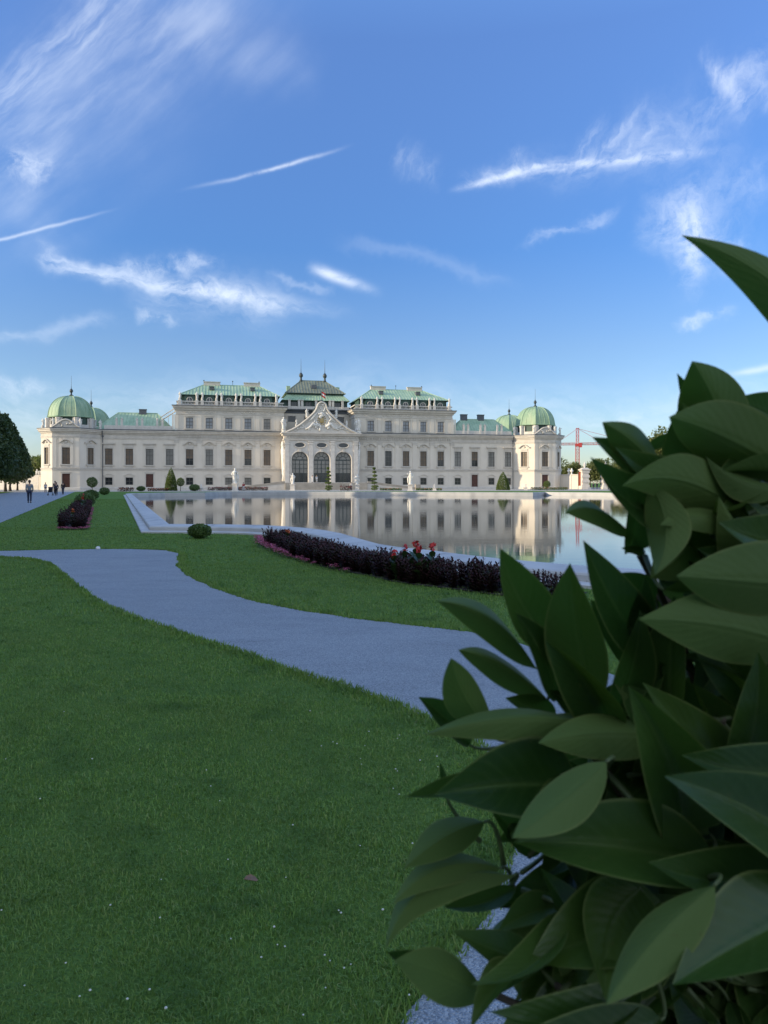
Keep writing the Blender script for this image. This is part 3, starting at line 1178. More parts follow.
# coat of arms: gilt eagle shield with stone supporters
m = MB()
m.lathe([(0.05, -0.05), (0.55, 0.0), (0.62, 0.10), (0.4, 0.2), (0.05, 0.24)], 14, (0, 0, 0), 1.0, 1.25)
for k in range(12):
    a = 2 * PI * k / 12
    m.ball((0.95 * math.cos(a), 1.05 * math.sin(a), 0.05), 0.2, 6, 4, 1, 1, 0.6)
o = m.build('coat_of_arms', gold, gb, True)
o.rotation_euler = (PI / 2, 0, 0)
o.location = (0, -4.1, 16.9)
m = MB()
r = random.Random(3)
for k in range(34):
    a = r.uniform(0, 2 * PI)
    q = r.uniform(1.15, 2.2)
    m.ball((q * 1.15 * math.cos(a), -4.25, 16.7 + q * 0.95 * math.sin(a)), r.uniform(0.16, 0.36), 7, 5, 1, 0.8, r.uniform(0.8, 1.6))
for sx_ in (-1, 1):
    m.tube([(sx_ * 1.0, -4.2, 15.4), (sx_ * 2.2, -4.25, 16.1), (sx_ * 2.9, -4.2, 15.2), (sx_ * 4.2, -4.2, 14.6)], [0.35, 0.42, 0.3, 0.12], 7)
m.ball((0, -4.2, 18.5), 0.5, 9, 6, 1.2, 0.8, 0.8)
for sx_ in (-1, 1):
    sp = [(sx_ * (5.0 + (0.95 - 0.085 * k) * math.cos(k * 0.75)), -4.2, 15.2 + (0.75 - 0.07 * k) * math.sin(k * 0.75)) for k in range(10)]
    m.tube(sp, 0.15, 6)
    m.tube([(sx_ * 3.2, -4.2, 16.6), (sx_ * 2.4, -4.2, 17.3), (sx_ * 1.7, -4.2, 18.2), (sx_ * 1.0, -4.2, 18.9)], [0.12, 0.3, 0.26, 0.1], 7)
    for k in range(8):
        m.ball((sx_ * r.uniform(2.4, 6.6), -4.2, 14.5 + r.uniform(0, 0.7)), r.uniform(0.14, 0.26), 6, 5)
for k in range(9):
    m.ball((r.uniform(-0.8, 0.8), -4.2, r.uniform(19.2, 20.8)), r.uniform(0.14, 0.28), 6, 5)
m.build('relief', statue_stone, gb, True)
for i, (x, z, sc) in enumerate(((-3.6, 17.6, 0.9), (3.6, 17.6, 0.9), (-6.2, 15.4, 0.7), (6.2, 15.4, 0.7))):
    put_statue(x, -3.7, z, i, sc=sc)
for i, x in enumerate((-9.2, 9.2)):
    put_statue(x, -3.6, 13.9, i, sc=1.55)
    put_statue(x * 0.985, -1.2, 13.9, i + 1, sc=1.5)
m = MB()
m.tube([(0, -3.6, 21.3), (0, -3.6, 24.2)], 0.05, 6)
m.ball((0, -3.6, 21.7), 0.35, 8, 6)
fp = m.build('flagpole', iron, palace)
for k, c in enumerate(((0.55, 0.03, 0.03), (0.75, 0.73, 0.7), (0.55, 0.03, 0.03))):
    m = MB()
    for j in range(6):
        def fq(i):
            return (0.05 + 0.16 * i, -3.6 + 0.09 * math.sin(i * 1.4), 0.0)
        a, b = fq(j), fq(j + 1)
        z1 = 24.1 - 0.42 * k - 0.10 * j
        z0 = z1 - 0.42
        m.quad((a[0], a[1], z0), (b[0], b[1], z0 - 0.1), (b[0], b[1], z1 - 0.1), (a[0], a[1], z1))
    m.build('flag_stripe', surf('flag_%s' % ('red' if k != 1 else 'white'), c, tuple(0.8 * q for q in c), 2, 0.8), fp)

# --- entrance terrace with its two ramps
terrace_stone = surf('terrace_stone', (0.40, 0.36, 0.30), (0.28, 0.25, 0.21), 0.8, 0.9, 0.4, 6)
m = MB()
m.box(-9.6, 9.6, -13.0, -4.45, 0.0, 1.70)
for sgn in (-1, 1):
    m.prism([(sgn * 9.65, 0.0), (sgn * 9.65, 1.70), (sgn * 22.0, 0.04), (sgn * 22.0, 0.0)], 5.5, 12.8, XZ)
m.build('terrace', trim, palace)
m = MB()
m.box(-9.6, 9.6, -13.25, -13.003, 0.0, 1.62)
for sgn in (-1, 1):
    m.prism([(sgn * 9.7, 1.50), (sgn * 9.7, 2.05), (sgn * 22.0, 0.5), (sgn * 22.0, 0.05)], 12.55, 12.85, XZ)
    x0, x1 = sorted((sgn * 21.4, sgn * 22.6))
    m.box(x0, x1, -13.2, -12.0, 0.0, 1.25)
m.build('terrace_wall', terrace_stone, palace)
# ------------------------------------------------------------------ setting: ground, paths, pool
def v2(p):
    return Vector((p[0], p[1], 0.0))


# inner edge of the pool's rim, clockwise seen from above, from the near left corner along the near side
ZR = 0.25
near = [(170, 524), (225, 524.4), (262, 525), (287, 526.4), (308, 528), (327, 530.3), (344, 533.6), (362.5, 539), (381, 544), (400, 547),
        (431, 550), (462, 554), (501, 558.5), (572, 564.6), (636, 568.7), (720, 573)]
RIM = [G(x, y, ZR) for x, y in near]
RIM += [Vector((13.0, 12.0, ZR)), Vector((24.0, 16.0, ZR)), Vector((31.0, 40.0, ZR)), Vector((38.0, 80.0, ZR))]
far = [(662, 493.6), (610, 492.7), (549, 492.1), (545, 491.9), (533, 492.5), (470, 492.3), (400, 492.0), (345, 491.8), (290, 491.75),
       (232, 491.85), (218, 492.1), (205, 492.5), (165, 492.7), (131, 493.4)]
RIM += [G(x, y, ZR) for x, y in far]
# offsets outwards
def offset_poly(poly, d):
    n = len(poly)
    out = []
    for i in range(n):
        a, b, c = poly[i - 1], poly[i], poly[(i + 1) % n]
        d1 = (v2(b) - v2(a)).normalized()
        d2 = (v2(c) - v2(b)).normalized()
        n1 = Vector((d1.y, -d1.x, 0))
        n2 = Vector((d2.y, -d2.x, 0))
        m = n1 + n2
        m = m / max(0.5, m.dot(n1)) if m.length > 1e-6 else n1
        out.append(v2(b) + m * d)
    return out


area = sum(RIM[i - 1].x * RIM[i].y - RIM[i].x * RIM[i - 1].y for i in range(len(RIM)))
if area < 0:
    RIM.reverse()
WATER_Z = -0.25
rim_plan = [(p.x, p.y) for p in RIM]      # counter-clockwise: outward on the right
OUTER = offset_poly(RIM, 0.92)


def in_poly(x, y, poly):
    c = False
    n = len(poly)
    j = n - 1
    for i in range(n):
        xi, yi, xj, yj = poly[i][0], poly[i][1], poly[j][0], poly[j][1]
        if (yi > y) != (yj > y) and x < (xj - xi) * (y - yi) / (yj - yi) + xi:
            c = not c
        j = i
    return c


def sheet(name, poly, z, mat, holes=(), kind='structure'):
    loops = [[v2(p) for p in poly]] + [[v2(p) for p in h] for h in holes]
    tris = tessellate_polygon(loops)
    vs = [(p.x, p.y, z) for lp in loops for p in lp]
    me = bpy.data.meshes.new(name)
    me.from_pydata(vs, [], [tuple(t) for t in tris])
    bm = bmesh.new()
    bm.from_mesh(me)
    bmesh.ops.recalc_face_normals(bm, faces=bm.faces)
    for f in bm.faces:
        if f.normal.z < 0:
            f.normal_flip()
    bm.to_mesh(me)
    bm.free()
    me.materials.append(mat)
    o = link(bpy.data.objects.new(name, me))
    return tag(o, kind=kind)


def lawn_mat():
    m = bpy.data.materials.new('lawn')
    t = NT(m)
    b = t.n['Principled BSDF']
    tc = t.node('ShaderNodeTexCoord')
    P = tc.outputs['Object']
    big = t.noise(P, 0.35, 4)
    mid = t.noise(P, 5.0, 5, 0.65)
    c = t.ramp(big, [(0.3, (0.130, 0.240, 0.046)), (0.7, (0.175, 0.30, 0.062))])
    c = t.mix(t.math('MULTIPLY', mid, 0.6), c, (0.075, 0.14, 0.024))
    fine = t.noise(P, 60.0, 3, 0.7)
    c = t.mix(t.ramp(fine, [(0.35, (0, 0, 0)), (0.65, (1, 1, 1))]), t.mix(0.5, c, (0.05, 0.09, 0.018)), c)
    t.l.new(c, b.inputs['Base Color'])
    b.inputs['Roughness'].default_value = 0.95
    b.inputs['Specular IOR Level'].default_value = 0.15
    bn = t.node('ShaderNodeBump')
    bn.inputs['Strength'].default_value = 0.9
    bn.inputs['Distance'].default_value = 0.04
    h = t.math('ADD', fine, t.math('MULTIPLY', t.noise(P, 9.0, 4), 1.3))
    t.l.new(h, bn.inputs['Height'])
    t.l.new(bn.outputs[0], b.inputs['Normal'])
    return m


def gravel_mat(name, ca, cb, speck):
    m = bpy.data.materials.new(name)
    t = NT(m)
    b = t.n['Principled BSDF']
    tc = t.node('ShaderNodeTexCoord')
    P = tc.outputs['Object']
    c = t.ramp(t.noise(P, 0.5, 5), [(0.3, ca), (0.7, cb)])
    drift = t.noise(t.mapping(P, (0.7, 2.2, 1), (0, 0, 0.5)), 1.4, 6, 0.6)
    c = t.mix(t.math('MULTIPLY', t.ramp(drift, [(0.45, (0, 0, 0)), (0.7, (1, 1, 1))]), 0.75), c, tuple(0.72 * x for x in ca))
    vo = t.node('ShaderNodeTexVoronoi')
    t.l.new(P, vo.inputs['Vector'])
    vo.inputs['Scale'].default_value = 130.0
    sp = t.ramp(t.math('FRACT', t.math('MULTIPLY', vo.outputs['Color'], 3.7)), [(0.0, tuple(0.55 * x for x in ca)), (0.6, cb), (1.0, speck)])
    c = t.mix(0.55, c, sp)
    t.l.new(c, b.inputs['Base Color'])
    b.inputs['Roughness'].default_value = 0.95
    b.inputs['Specular IOR Level'].default_value = 0.2
    bn = t.node('ShaderNodeBump')
    bn.inputs['Strength'].default_value = 0.8
    bn.inputs['Distance'].default_value = 0.012
    h = t.math('ADD', t.math('MULTIPLY', vo.outputs['Distance'], -1.0), t.math('MULTIPLY', t.noise(P, 6.0, 5), 1.5))
    t.l.new(h, bn.inputs['Height'])
    t.l.new(bn.outputs[0], b.inputs['Normal'])
    return m


def water_mat():
    m = bpy.data.materials.new('pool_water')
    t = NT(m)
    b = t.n['Principled BSDF']
    tc = t.node('ShaderNodeTexCoord')
    P = tc.outputs['Object']
    b.inputs['Base Color'].default_value = (0.030, 0.040, 0.036, 1)
    b.inputs['Roughness'].default_value = 0.02
    b.inputs['IOR'].default_value = 1.333
    bn = t.node('ShaderNodeBump')
    bn.inputs['Strength'].default_value = 0.11
    bn.inputs['Distance'].default_value = 0.012
    h = t.math('ADD', t.noise(t.mapping(P, (0.6, 1.6, 1), (0, 0, 0.2)), 2.2, 4), t.math('MULTIPLY', t.noise(P, 0.45, 3), 2.0))
    t.l.new(h, bn.inputs['Height'])
    t.l.new(bn.outputs[0], b.inputs['Normal'])
    return m


lawn = lawn_mat()
gravel = gravel_mat('path_gravel', (0.255, 0.29, 0.325), (0.335, 0.37, 0.405), (0.48, 0.51, 0.54))
gravel_warm = gravel_mat('forecourt_gravel', (0.38, 0.35, 0.29), (0.46, 0.43, 0.36), (0.55, 0.52, 0.46))
rim_stone = surf('rim_stone', (0.46, 0.46, 0.45), (0.34, 0.34, 0.34), 0.9, 0.75, 0.35, 10, c3=(0.52, 0.51, 0.49))

HOLE = offset_poly(RIM, 0.6)
sheet('ground', [(-3000, -3000), (3000, -3000), (3000, 5000), (-3000, 5000)], 0.0, lawn, [HOLE])
sheet('water', RIM, WATER_Z, water_mat())

rm = MB()
rm.sweep([(0.0, -0.5), (0.0, 0.20), (0.02, 0.24), (0.06, 0.255), (0.20, 0.255), (0.60, 0.215), (0.64, 0.20), (0.66, 0.17), (0.66, 0.075), (0.88, 0.07), (0.92, 0.05),
          (0.92, -0.1)], rim_plan, closed=True)
pool_rim = rm.build('pool_rim', rim_stone)
jm = MB()
peri = rim_plan
acc = 0.0
for i in range(len(peri)):
    a, b = Vector(peri[i]), Vector(peri[(i + 1) % len(peri)])
    L = (b - a).length
    d = (b - a) / L
    nn = Vector((d.y, -d.x))
    u = 1.6 - acc
    while u < L:
        q = a + d * u
        M_ = Matrix(((d.x, nn.x, 0, q.x), (d.y, nn.y, 0, q.y), (0, 0, 1, 0), (0, 0, 0, 1)))
        vs = [(-.009, .04, .2535), (.009, .04, .2535), (.009, .20, .2585), (-.009, .20, .2585), (.009, .60, .2185), (-.009, .60, .2185), (.009, .665, .08), (-.009, .665, .08)]
        jm.add([M_ @ Vector(v) for v in vs], [(0, 1, 2, 3), (3, 2, 4, 5), (5, 4, 6, 7)])
        u += 1.6
    acc = (acc + L) % 1.6
jm.build('stone_joints', surf('joint_mortar', (0.16, 0.16, 0.155), (0.10, 0.10, 0.095), 5, 0.9), pool_rim)
tag(pool_rim, 'low pale stone rim running round the whole ornamental pool', 'pool rim')

# near, curving gravel path
up = [(-160, 551.5), (0, 551), (60, 549.6), (130, 549), (168, 550.6), (179, 553.5), (180, 559), (178, 566), (188, 575), (213, 588), (258, 602),
      (300, 611), (350, 618), (400, 624), (440, 629), (470, 632.5), (500, 637)]
lowr = [(-160, 557.5), (0, 556.8), (28, 558.5), (48, 563), (62, 574), (80, 589), (110, 607), (150, 622), (200, 640), (260, 659), (310, 675),
        (360, 691), (400, 705), (440, 721), (470, 738), (497, 765), (512, 800), (512, 850), (492, 905), (458, 962), (415, 1015), (385, 1055)]


def ragged(pts, amp):
    out = []
    for i in range(len(pts) - 1):
        a, b = pts[i], pts[i + 1]
        L = (b - a).length
        n = max(1, min(60, int(L / 0.12)))
        d = (b - a) / max(L, 1e-6)
        nn = Vector((-d.y, d.x, 0))
        for k in range(n):
            p = a.lerp(b, k / n)
            # the chain of short straights is rounded by a slow wave and worn by a quick one
            out.append(p + nn * (amp * mnoise.noise((p.x * 1.7, p.y * 1.7, 0.3)) * 1.4 + amp * 0.9 * mnoise.noise((p.x * 6, p.y * 6, 5.0))))
    return out + [pts[-1]]


PATH_UP = ragged([G(x, y) for x, y in up], 0.035)
PATH_LOW = ragged([G(x, y) for x, y in lowr], 0.035)
path_poly = PATH_UP + [Vector((2.2, 5.6, 0)), Vector((6.0, 4.8, 0)), Vector((12.0, 4.0, 0)), Vector((12.0, -6.0, 0)), Vector((-0.6, -6.0, 0)),
                       Vector((-0.35, 0.5, 0))] + list(reversed(PATH_LOW))
sheet('path', path_poly, 0.004, gravel)
# the avenue on the left, and the forecourt before the palace
av = [(-5.8, 5.0), (-15.2, 29.6), (-54.9, 133), (-57.0, 139), (-72, 152), (-66, 134), (-56.6, 110), (-26.9, 30), (-17.5, 5.0)]
sheet('avenue', av, 0.008, gravel)


def palp(s, p):
    q = pal(s, p)
    return (q.x, q.y)


fc = [palp(-110, 41), palp(-42, 41), palp(-20, 46), palp(40, 46), palp(110, 60), palp(110, -60), palp(-110, -60)]
fc2 = []
sheet('forecourt', fc, 0.012, gravel_warm)

# ------------------------------------------------------------------ grass blades
blade_mat = leafy('grass_blade', [(0.080, 0.165, 0.028), (0.155, 0.285, 0.050), (0.225, 0.355, 0.072), (0.135, 0.265, 0.044), (0.28, 0.33, 0.11)], 0.55, 0.28, 0.35)
AVL = [Vector((p[0], p[1], 0)) for p in av]

_t = NT(blade_mat)
_b = _t.n['Principled BSDF']
_src = _b.inputs['Base Color'].links[0].from_socket
_tc = _t.node('ShaderNodeTexCoord')
_pn = _t.noise(_tc.outputs['Object'], 1.1, 5, 0.6)
_pc = _t.mix(_t.math('MULTIPLY', _t.ramp(_pn, [(0.46, (0, 0, 0)), (0.64, (1, 1, 1))]), 0.7), _src, (0.16, 0.24, 0.055))
_pn2 = _t.noise(_t.mapping(_tc.outputs['Object'], (1, 1, 1), (0, 0, 0), (9, 4, 0)), 2.6, 5, 0.65)
_pc = _t.mix(_t.math('MULTIPLY', _t.ramp(_pn2, [(0.50, (0, 0, 0)), (0.66, (1, 1, 1))]), 0.75), _pc, (0.040, 0.10, 0.024))
_t.l.new(_pc, _b.inputs['Base Color'])


def inside_np(X, Y, poly):
    c = np.zeros(len(X), dtype=bool)
    n = len(poly)
    j = n - 1
    for i in range(n):
        xi, yi, xj, yj = poly[i][0], poly[i][1], poly[j][0], poly[j][1]
        dy = (yj - yi) if abs(yj - yi) > 1e-9 else 1e-9
        cond = ((yi > Y) != (yj > Y)) & (X < (xj - xi) * (Y - yi) / dy + xi)
        c ^= cond
        j = i
    return c


def blades(n_bands):
    V = []
    Fc = []
    base = 0
    for (d0, d1, dens, w, h, lo, hi) in n_bands:
        area = 0.5 * (hi - lo) * (d1 * d1 - d0 * d0)
        n = int(area * dens)
        Y = np.sqrt(rng.uniform(d0 * d0, d1 * d1, n))
        X = rng.uniform(lo, hi, n) * Y
        clump = np.array([0.5 + 0.5 * mnoise.noise((x * 2.3, y * 2.3, 0)) for x, y in zip(X[::1], Y[::1])]) if n < 2600000 else np.ones(n)
        keep = ~inside_np(X, Y, offset_path) & ~inside_np(X, Y, OUTER) & ~inside_np(X, Y, AVL)
        keep &= rng.uniform(0, 1, n) < (0.35 + 0.65 * clump)
        X, Y, clump = X[keep], Y[keep], clump[keep]
        n = len(X)
        a = rng.uniform(0, 2 * PI, n)
        lean = rng.uniform(0.2, 1.5, n)
        hh = 0.72 * h * rng.uniform(0.45, 1.25, n) * (0.7 + 0.6 * clump)
        ww = w * rng.uniform(0.7, 1.3, n)
        dx, dy = np.cos(a), np.sin(a)
        b = rng.uniform(0, 2 * PI, n)
        ex, ey = np.cos(b), np.sin(b)
        p = np.stack([X, Y, np.zeros(n)], 1)
        mid = p + np.stack([ex * lean * hh * 0.25, ey * lean * hh * 0.25, hh * 0.6], 1)
        tip = p + np.stack([ex * lean * hh * 0.9, ey * lean * hh * 0.9, hh * np.maximum(0.35, 1.05 - 0.42 * lean)], 1)
        s = np.stack([dx, dy, np.zeros(n)], 1) * ww[:, None] * 0.5
        vv = np.stack([p - s, p + s, mid + s * 0.85, mid - s * 0.85, tip], 1).reshape(-1, 3)
        idx = (np.arange(n) * 5)[:, None] + base
        V.append(vv)
        Fc.append(np.concatenate([idx + np.array([0, 1, 2]), idx + np.array([0, 2, 3]), idx + np.array([3, 2, 4])], 0))
        base += n * 5
    me = mesh_np('grass', np.concatenate(V), np.concatenate(Fc), blade_mat)
    o = link(bpy.data.objects.new('grass', me))
    return tag(o, 'short mown green lawn grass in the foreground', 'grass', kind='stuff')


cx_ = sum(p.x for p in path_poly) / len(path_poly)
offset_path = path_poly
blades([(1.6, 3.2, 20000, 0.0030, 0.034, -1.25, 0.75), (3.2, 5.5, 11000, 0.0040, 0.034, -1.0, 0.6), (5.5, 9.0, 4600, 0.0058, 0.036, -0.85, 0.6),
        (9.0, 15.0, 1300, 0.010, 0.050, -0.75, 0.6), (15.0, 27.0, 360, 0.018, 0.050, -0.7, 0.4), (27.0, 75.0, 70, 0.035, 0.05, -0.6, -0.2)])
# a thicker unmown fringe along the path's edges
V = []
Fc = []
base = 0
for line, sgn in ((PATH_UP, 1), (PATH_LOW, -1)):
    for i in range(len(line) - 1):
        a, b = v2(line[i]), v2(line[i + 1])
        L = (b - a).length
        if a.y < 1.4 or L < 1e-3 or a.x < -14:
            continue
        dist = (a.y + b.y) / 2
        n = int(min(L, 6) * (520 if dist < 8 else 260))
        d = (b - a) / L
        nn = Vector((-d.y, d.x, 0))
        for k in range(n):
            u = rng.uniform(0, L)
            v = sgn * abs(rng.normal(0, 0.09)) - sgn * 0.03
            p = a + d * u + nn * v
            h = rng.uniform(0.02, 0.055)
            w = 0.0025 + 0.0007 * dist
            an = rng.uniform(0, 2 * PI)
            s = Vector((math.cos(an) * w, math.sin(an) * w, 0))
            an = rng.uniform(0, 2 * PI)
            le = Vector((math.cos(an), math.sin(an), 0)) * h * rng.uniform(0.1, 0.8)
            V += [p - s, p + s, p + le + Vector((0, 0, h))]
            Fc.append((base, base + 1, base + 2))
            base += 3
me = mesh_np('lawn_fringe', np.array([tuple(p) for p in V]), np.array(Fc), blade_mat)
tag(link(bpy.data.objects.new('lawn_fringe', me)), 'tufts of longer grass along both edges of the gravel path', 'grass', kind='stuff')

# white clover heads in the lawn
cm = MB()
r = random.Random(5)
for k in range(62):
    x, y = r.uniform(0, 440), r.uniform(690, 1010)
    if k > 48:
        x, y = r.uniform(330, 440), r.uniform(730, 800)
    p = G(x, y, 0.05)
    if in_poly(p.x, p.y, path_poly):
        continue
    q = r.uniform(0.0022, 0.0042)
    cm.ball((p.x, p.y, 0.042 + r.uniform(-0.01, 0.012)), q, 6, 4, 1.3, 1.3, 0.8)
tag(cm.build('clover_flowers', surf('clover_white', (0.62, 0.60, 0.54), (0.5, 0.5, 0.42), 30, 0.9)),
    'tiny white clover heads scattered through the near lawn', 'clover', kind='stuff')

# one dry leaf and the small white sprinkler cap
dl = MB()
pts = [(0, 0), (0.012, 0.012), (0.03, 0.018), (0.05, 0.012), (0.062, 0.0), (0.05, -0.012), (0.03, -0.016), (0.012, -0.01)]
p = G(251, 879, 0.05)
dl.add([(a - 0.03, b, 0.008 * math.sin(60 * a)) for a, b in pts] + [(a - 0.03, b, 0.008 * math.sin(60 * a) - 0.0015) for a, b in pts],
       [tuple(range(8)), tuple(reversed(range(8, 16)))] + [(i, (i + 1) % 8, 8 + (i + 1) % 8, 8 + i) for i in range(8)])
o = dl.build('fallen_leaf', surf('dry_leaf', (0.20, 0.11, 0.06), (0.12, 0.07, 0.04), 60, 0.7))
o.location = p
o.rotation_euler = (0.3, 0.25, 0.5)
tag(o, 'small dry brown leaf lying on the near lawn', 'leaf')
wp = G(98, 549.5)
e = MB()
e.lathe([(0.05, 0), (0.055, 0.03), (0.045, 0.06), (0.02, 0.075)], 12, (0, 0, 0))
o = e.build('sprinkler_cap', surf('white_plastic', (0.7, 0.7, 0.7), (0.6, 0.6, 0.6), 5, 0.5), None, True)
o.location = (wp.x, wp.y, 0.0)
tag(o, 'small round white cap in the grass at the far edge of the path', 'cap')

# ------------------------------------------------------------------ foliage helpers
def leaf_cloud(pts, size, mat, name, up=0.3, aspect=1.0, core=None):
    """one small diamond-shaped leaf at every point, turned at random"""
    n = len(pts)
    P = np.asarray(pts, dtype=float)
    d = rng.normal(size=(n, 3))
    d[:, 2] += up
    d /= np.linalg.norm(d, axis=1)[:, None]
    a = np.cross(d, rng.normal(size=(n, 3)))
    a /= np.linalg.norm(a, axis=1)[:, None]
    b = np.cross(d, a)
    s = size * rng.uniform(0.6, 1.4, n)[:, None]
    V = np.stack([P - a * s * 0.5 * aspect, P + b * s * 0.28 + d * s * 0.06, P + a * s * 0.5 * aspect, P - b * s * 0.28 + d * s * 0.06], 1).reshape(-1, 3)
    idx = (np.arange(n) * 4)[:, None] + np.array([0, 1, 2, 3])
    return mesh_np(name, V, idx, mat)


def blob_points(n, rx, ry, rz, c, lump=0.18, shell=0.55, seed=0, freq=1.1, box=0.0):
    """points filling the outer shell of a lumpy ellipsoid"""
    d = rng.normal(size=(n, 3))
    d /= np.linalg.norm(d, axis=1)[:, None]
    if box:
        d2 = d / np.max(np.abs(d), axis=1)[:, None]
        d = d * (1 - box) + d2 * box
    rad = rng.uniform(shell ** 3, 1, n) ** (1 / 3)
    out = np.empty((n, 3))
    for i in range(n):
        q = d[i]
        l = 1 + lump * mnoise.noise((q[0] * freq * 2 + seed * 7.3, q[1] * freq * 2 + 3.1, q[2] * freq * 2 + seed)) + \
            0.5 * lump * mnoise.noise((q[0] * freq * 5 + seed, q[1] * freq * 5, q[2] * freq * 5))
        out[i] = (c[0] + rx * q[0] * rad[i] * l, c[1] + ry * q[1] * rad[i] * l, c[2] + rz * q[2] * rad[i] * l)
    return out


tree_leaf = leafy('tree_leaf', [(0.025, 0.045, 0.016), (0.040, 0.070, 0.022), (0.060, 0.095, 0.030), (0.030, 0.055, 0.020)], 0.55, 0.12)
sun_leaf = leafy('olive_leaf', [(0.085, 0.10, 0.030), (0.13, 0.145, 0.042), (0.18, 0.19, 0.06), (0.105, 0.12, 0.036)], 0.6, 0.35)
box_leaf = leafy('boxwood_leaf', [(0.045, 0.085, 0.020), (0.070, 0.125, 0.028), (0.10, 0.165, 0.042)], 0.5, 0.1)
top_leaf = leafy('topiary_leaf', [(0.060, 0.095, 0.018), (0.095, 0.135, 0.026), (0.13, 0.17, 0.036)], 0.5, 0.2)


def trunk_mb(h, r0, r1, seed, limbs=5, crown=6.0, spread=2.5):
    m = MB()
    r = random.Random(seed)
    pts = [(r.uniform(-0.06, 0.06) * k, r.uniform(-0.06, 0.06) * k, h * k / 4) for k in range(5)]
    m.tube(pts, [r0 * 1.35] + [r0 + (r1 - r0) * k / 4 for k in range(1, 5)], 9)
    for i in range(limbs):
        a = 2 * PI * i / limbs + r.uniform(-0.3, 0.3)
        s = spread * r.uniform(0.6, 1.0)
        z0 = h * r.uniform(0.7, 1.0)
        m.tube([(0, 0, z0), (s * 0.4 * math.cos(a), s * 0.4 * math.sin(a), z0 + crown * 0.2), (s * math.cos(a), s * math.sin(a), z0 + crown * r.uniform(0.4, 0.7))],
               [r1 * 0.8, r1 * 0.5, r1 * 0.15], 6)
    return m


# --- clipped trees of the row along the avenue
def row_tree_variant(seed):
    pts = [blob_points(7600, 4.0, 4.0, 6.0, (0, 0, 8.0), 0.16, 0.6, seed, 1.2, 0.15)]
    for k in range(9):
        r = random.Random(seed * 31 + k)
        a = r.uniform(0, 2 * PI)
        z = r.uniform(3.6, 12.4)
        w = 3.4 * math.sqrt(max(0.05, 1 - ((z - 8) / 6.2) ** 2))
        pts.append(blob_points(420, 1.5, 1.5, 1.3, (w * math.cos(a), w * math.sin(a), z), 0.3, 0.3, k))
    pts.append(blob_points(2600, 3.3, 3.3, 5.0, (0, 0, 8.0), 0.1, 0.0, seed))
    pts = np.concatenate(pts)
    k = 1.06 - 0.62 * np.clip((pts[:, 2] - 5.0) / 8.0, 0, 1)
    pts[:, 0] *= k
    pts[:, 1] *= k
    return leaf_cloud(pts, 0.52, tree_leaf, 'crown'), trunk_mb(4.2, 0.24, 0.18, seed, 6, 6, 2.6).mesh('trunk', bark, True)


row_v = [row_tree_variant(s) for s in (1, 2, 3)]
rt = random.Random(9)
LBL = {158.0: 'last and lowest dark tree of the row, nearest the palace', 148.0: 'second dark tree from the palace end of the row',
       138.0: 'third dark tree from the palace end, cut by the left picture edge'}
D = 158.0
i = 0
while D > -60:
    for rowk in (0, 1):  # the second row is added out of frame to thicken the shade
        Dk = D - rowk * 5.0
        if rowk and D > 135:
            continue
        X = -18.4 - 0.372 * Dk - rowk * 6.5
        lab = LBL.get(D) if rowk == 0 else None
        if lab is None:
            lab = 'dark clipped tree out of frame, continuing the avenue row or added behind it for shade'
        t = empty('row_tree', (X + rt.uniform(-0.3, 0.3), Dk + rt.uniform(-0.4, 0.4), 0), rt.uniform(0, 6.28), lab, 'tree', 'clipped trees along the avenue')
        cm_, tm_ = row_v[i % 3]
        link(bpy.data.objects.new('crown', cm_), t)
        link(bpy.data.objects.new('trunk', tm_), t)
        s = {158.0: 0.78, 148.0: 0.93}.get(D, (rt.uniform(0.97, 1.04) if rowk == 0 else 1.12))
        t.scale = (s, s, s)
        i += 1
    D -= 10.0
# an unseen hedge added behind the row to close gaps in its shade
hb = MB()
hp = []
for k in range(22000):
    dd = rng.uniform(-60, 122)
    hp.append((-18.4 - 0.372 * dd - 3.6 + rng.uniform(-0.7, 0.7), dd, rng.uniform(0.05, 5.6)))
hedge = empty('hedge', (-18.4 - 3.6, 0, 0), 0, 'unseen hedge added behind the avenue trees to block the low sun, left of the frame', 'hedge')
hp = np.array(hp)
hp[:, 0] += 18.4 + 3.6
link(bpy.data.objects.new('foliage', leaf_cloud(hp, 0.75, tree_leaf, 'foliage')), hedge)

# --- trees beyond the walls
def bushy_tree(name, loc, h, w, mat, seed, label, cat='tree', group=None, n=2600, leaf=0.6, low=0.15):
    t = empty(name, loc, 0, label, cat, group)
    r = random.Random(seed)
    pts = []
    for k in range(9):
        a = r.uniform(0, 2 * PI)
        z = h * r.uniform(0.35, 0.82)
        q = w * 0.33 * r.uniform(0.3, 1.0)
        pts.append(blob_points(n // 9, w * r.uniform(0.22, 0.34), w * r.uniform(0.22, 0.34), h * r.uniform(0.14, 0.24),
                               (q * math.cos(a), q * math.sin(a), z), 0.35, 0.2, seed + k))
    pts.append(blob_points(n // 3, w * 0.36, w * 0.36, h * 0.36, (0, 0, h * 0.58), 0.25, 0.0, seed))
    link(bpy.data.objects.new('crown', leaf_cloud(np.concatenate(pts), leaf, mat, 'crown')), t)
    trunk_mb(h * 0.45, 0.03 * h, 0.02 * h, seed, 5, h * 0.5, w * 0.3).build('trunk', bark, t, True)
    return t


def on_row(x, d):
    return ((x - 384) / F * d, d, 0)


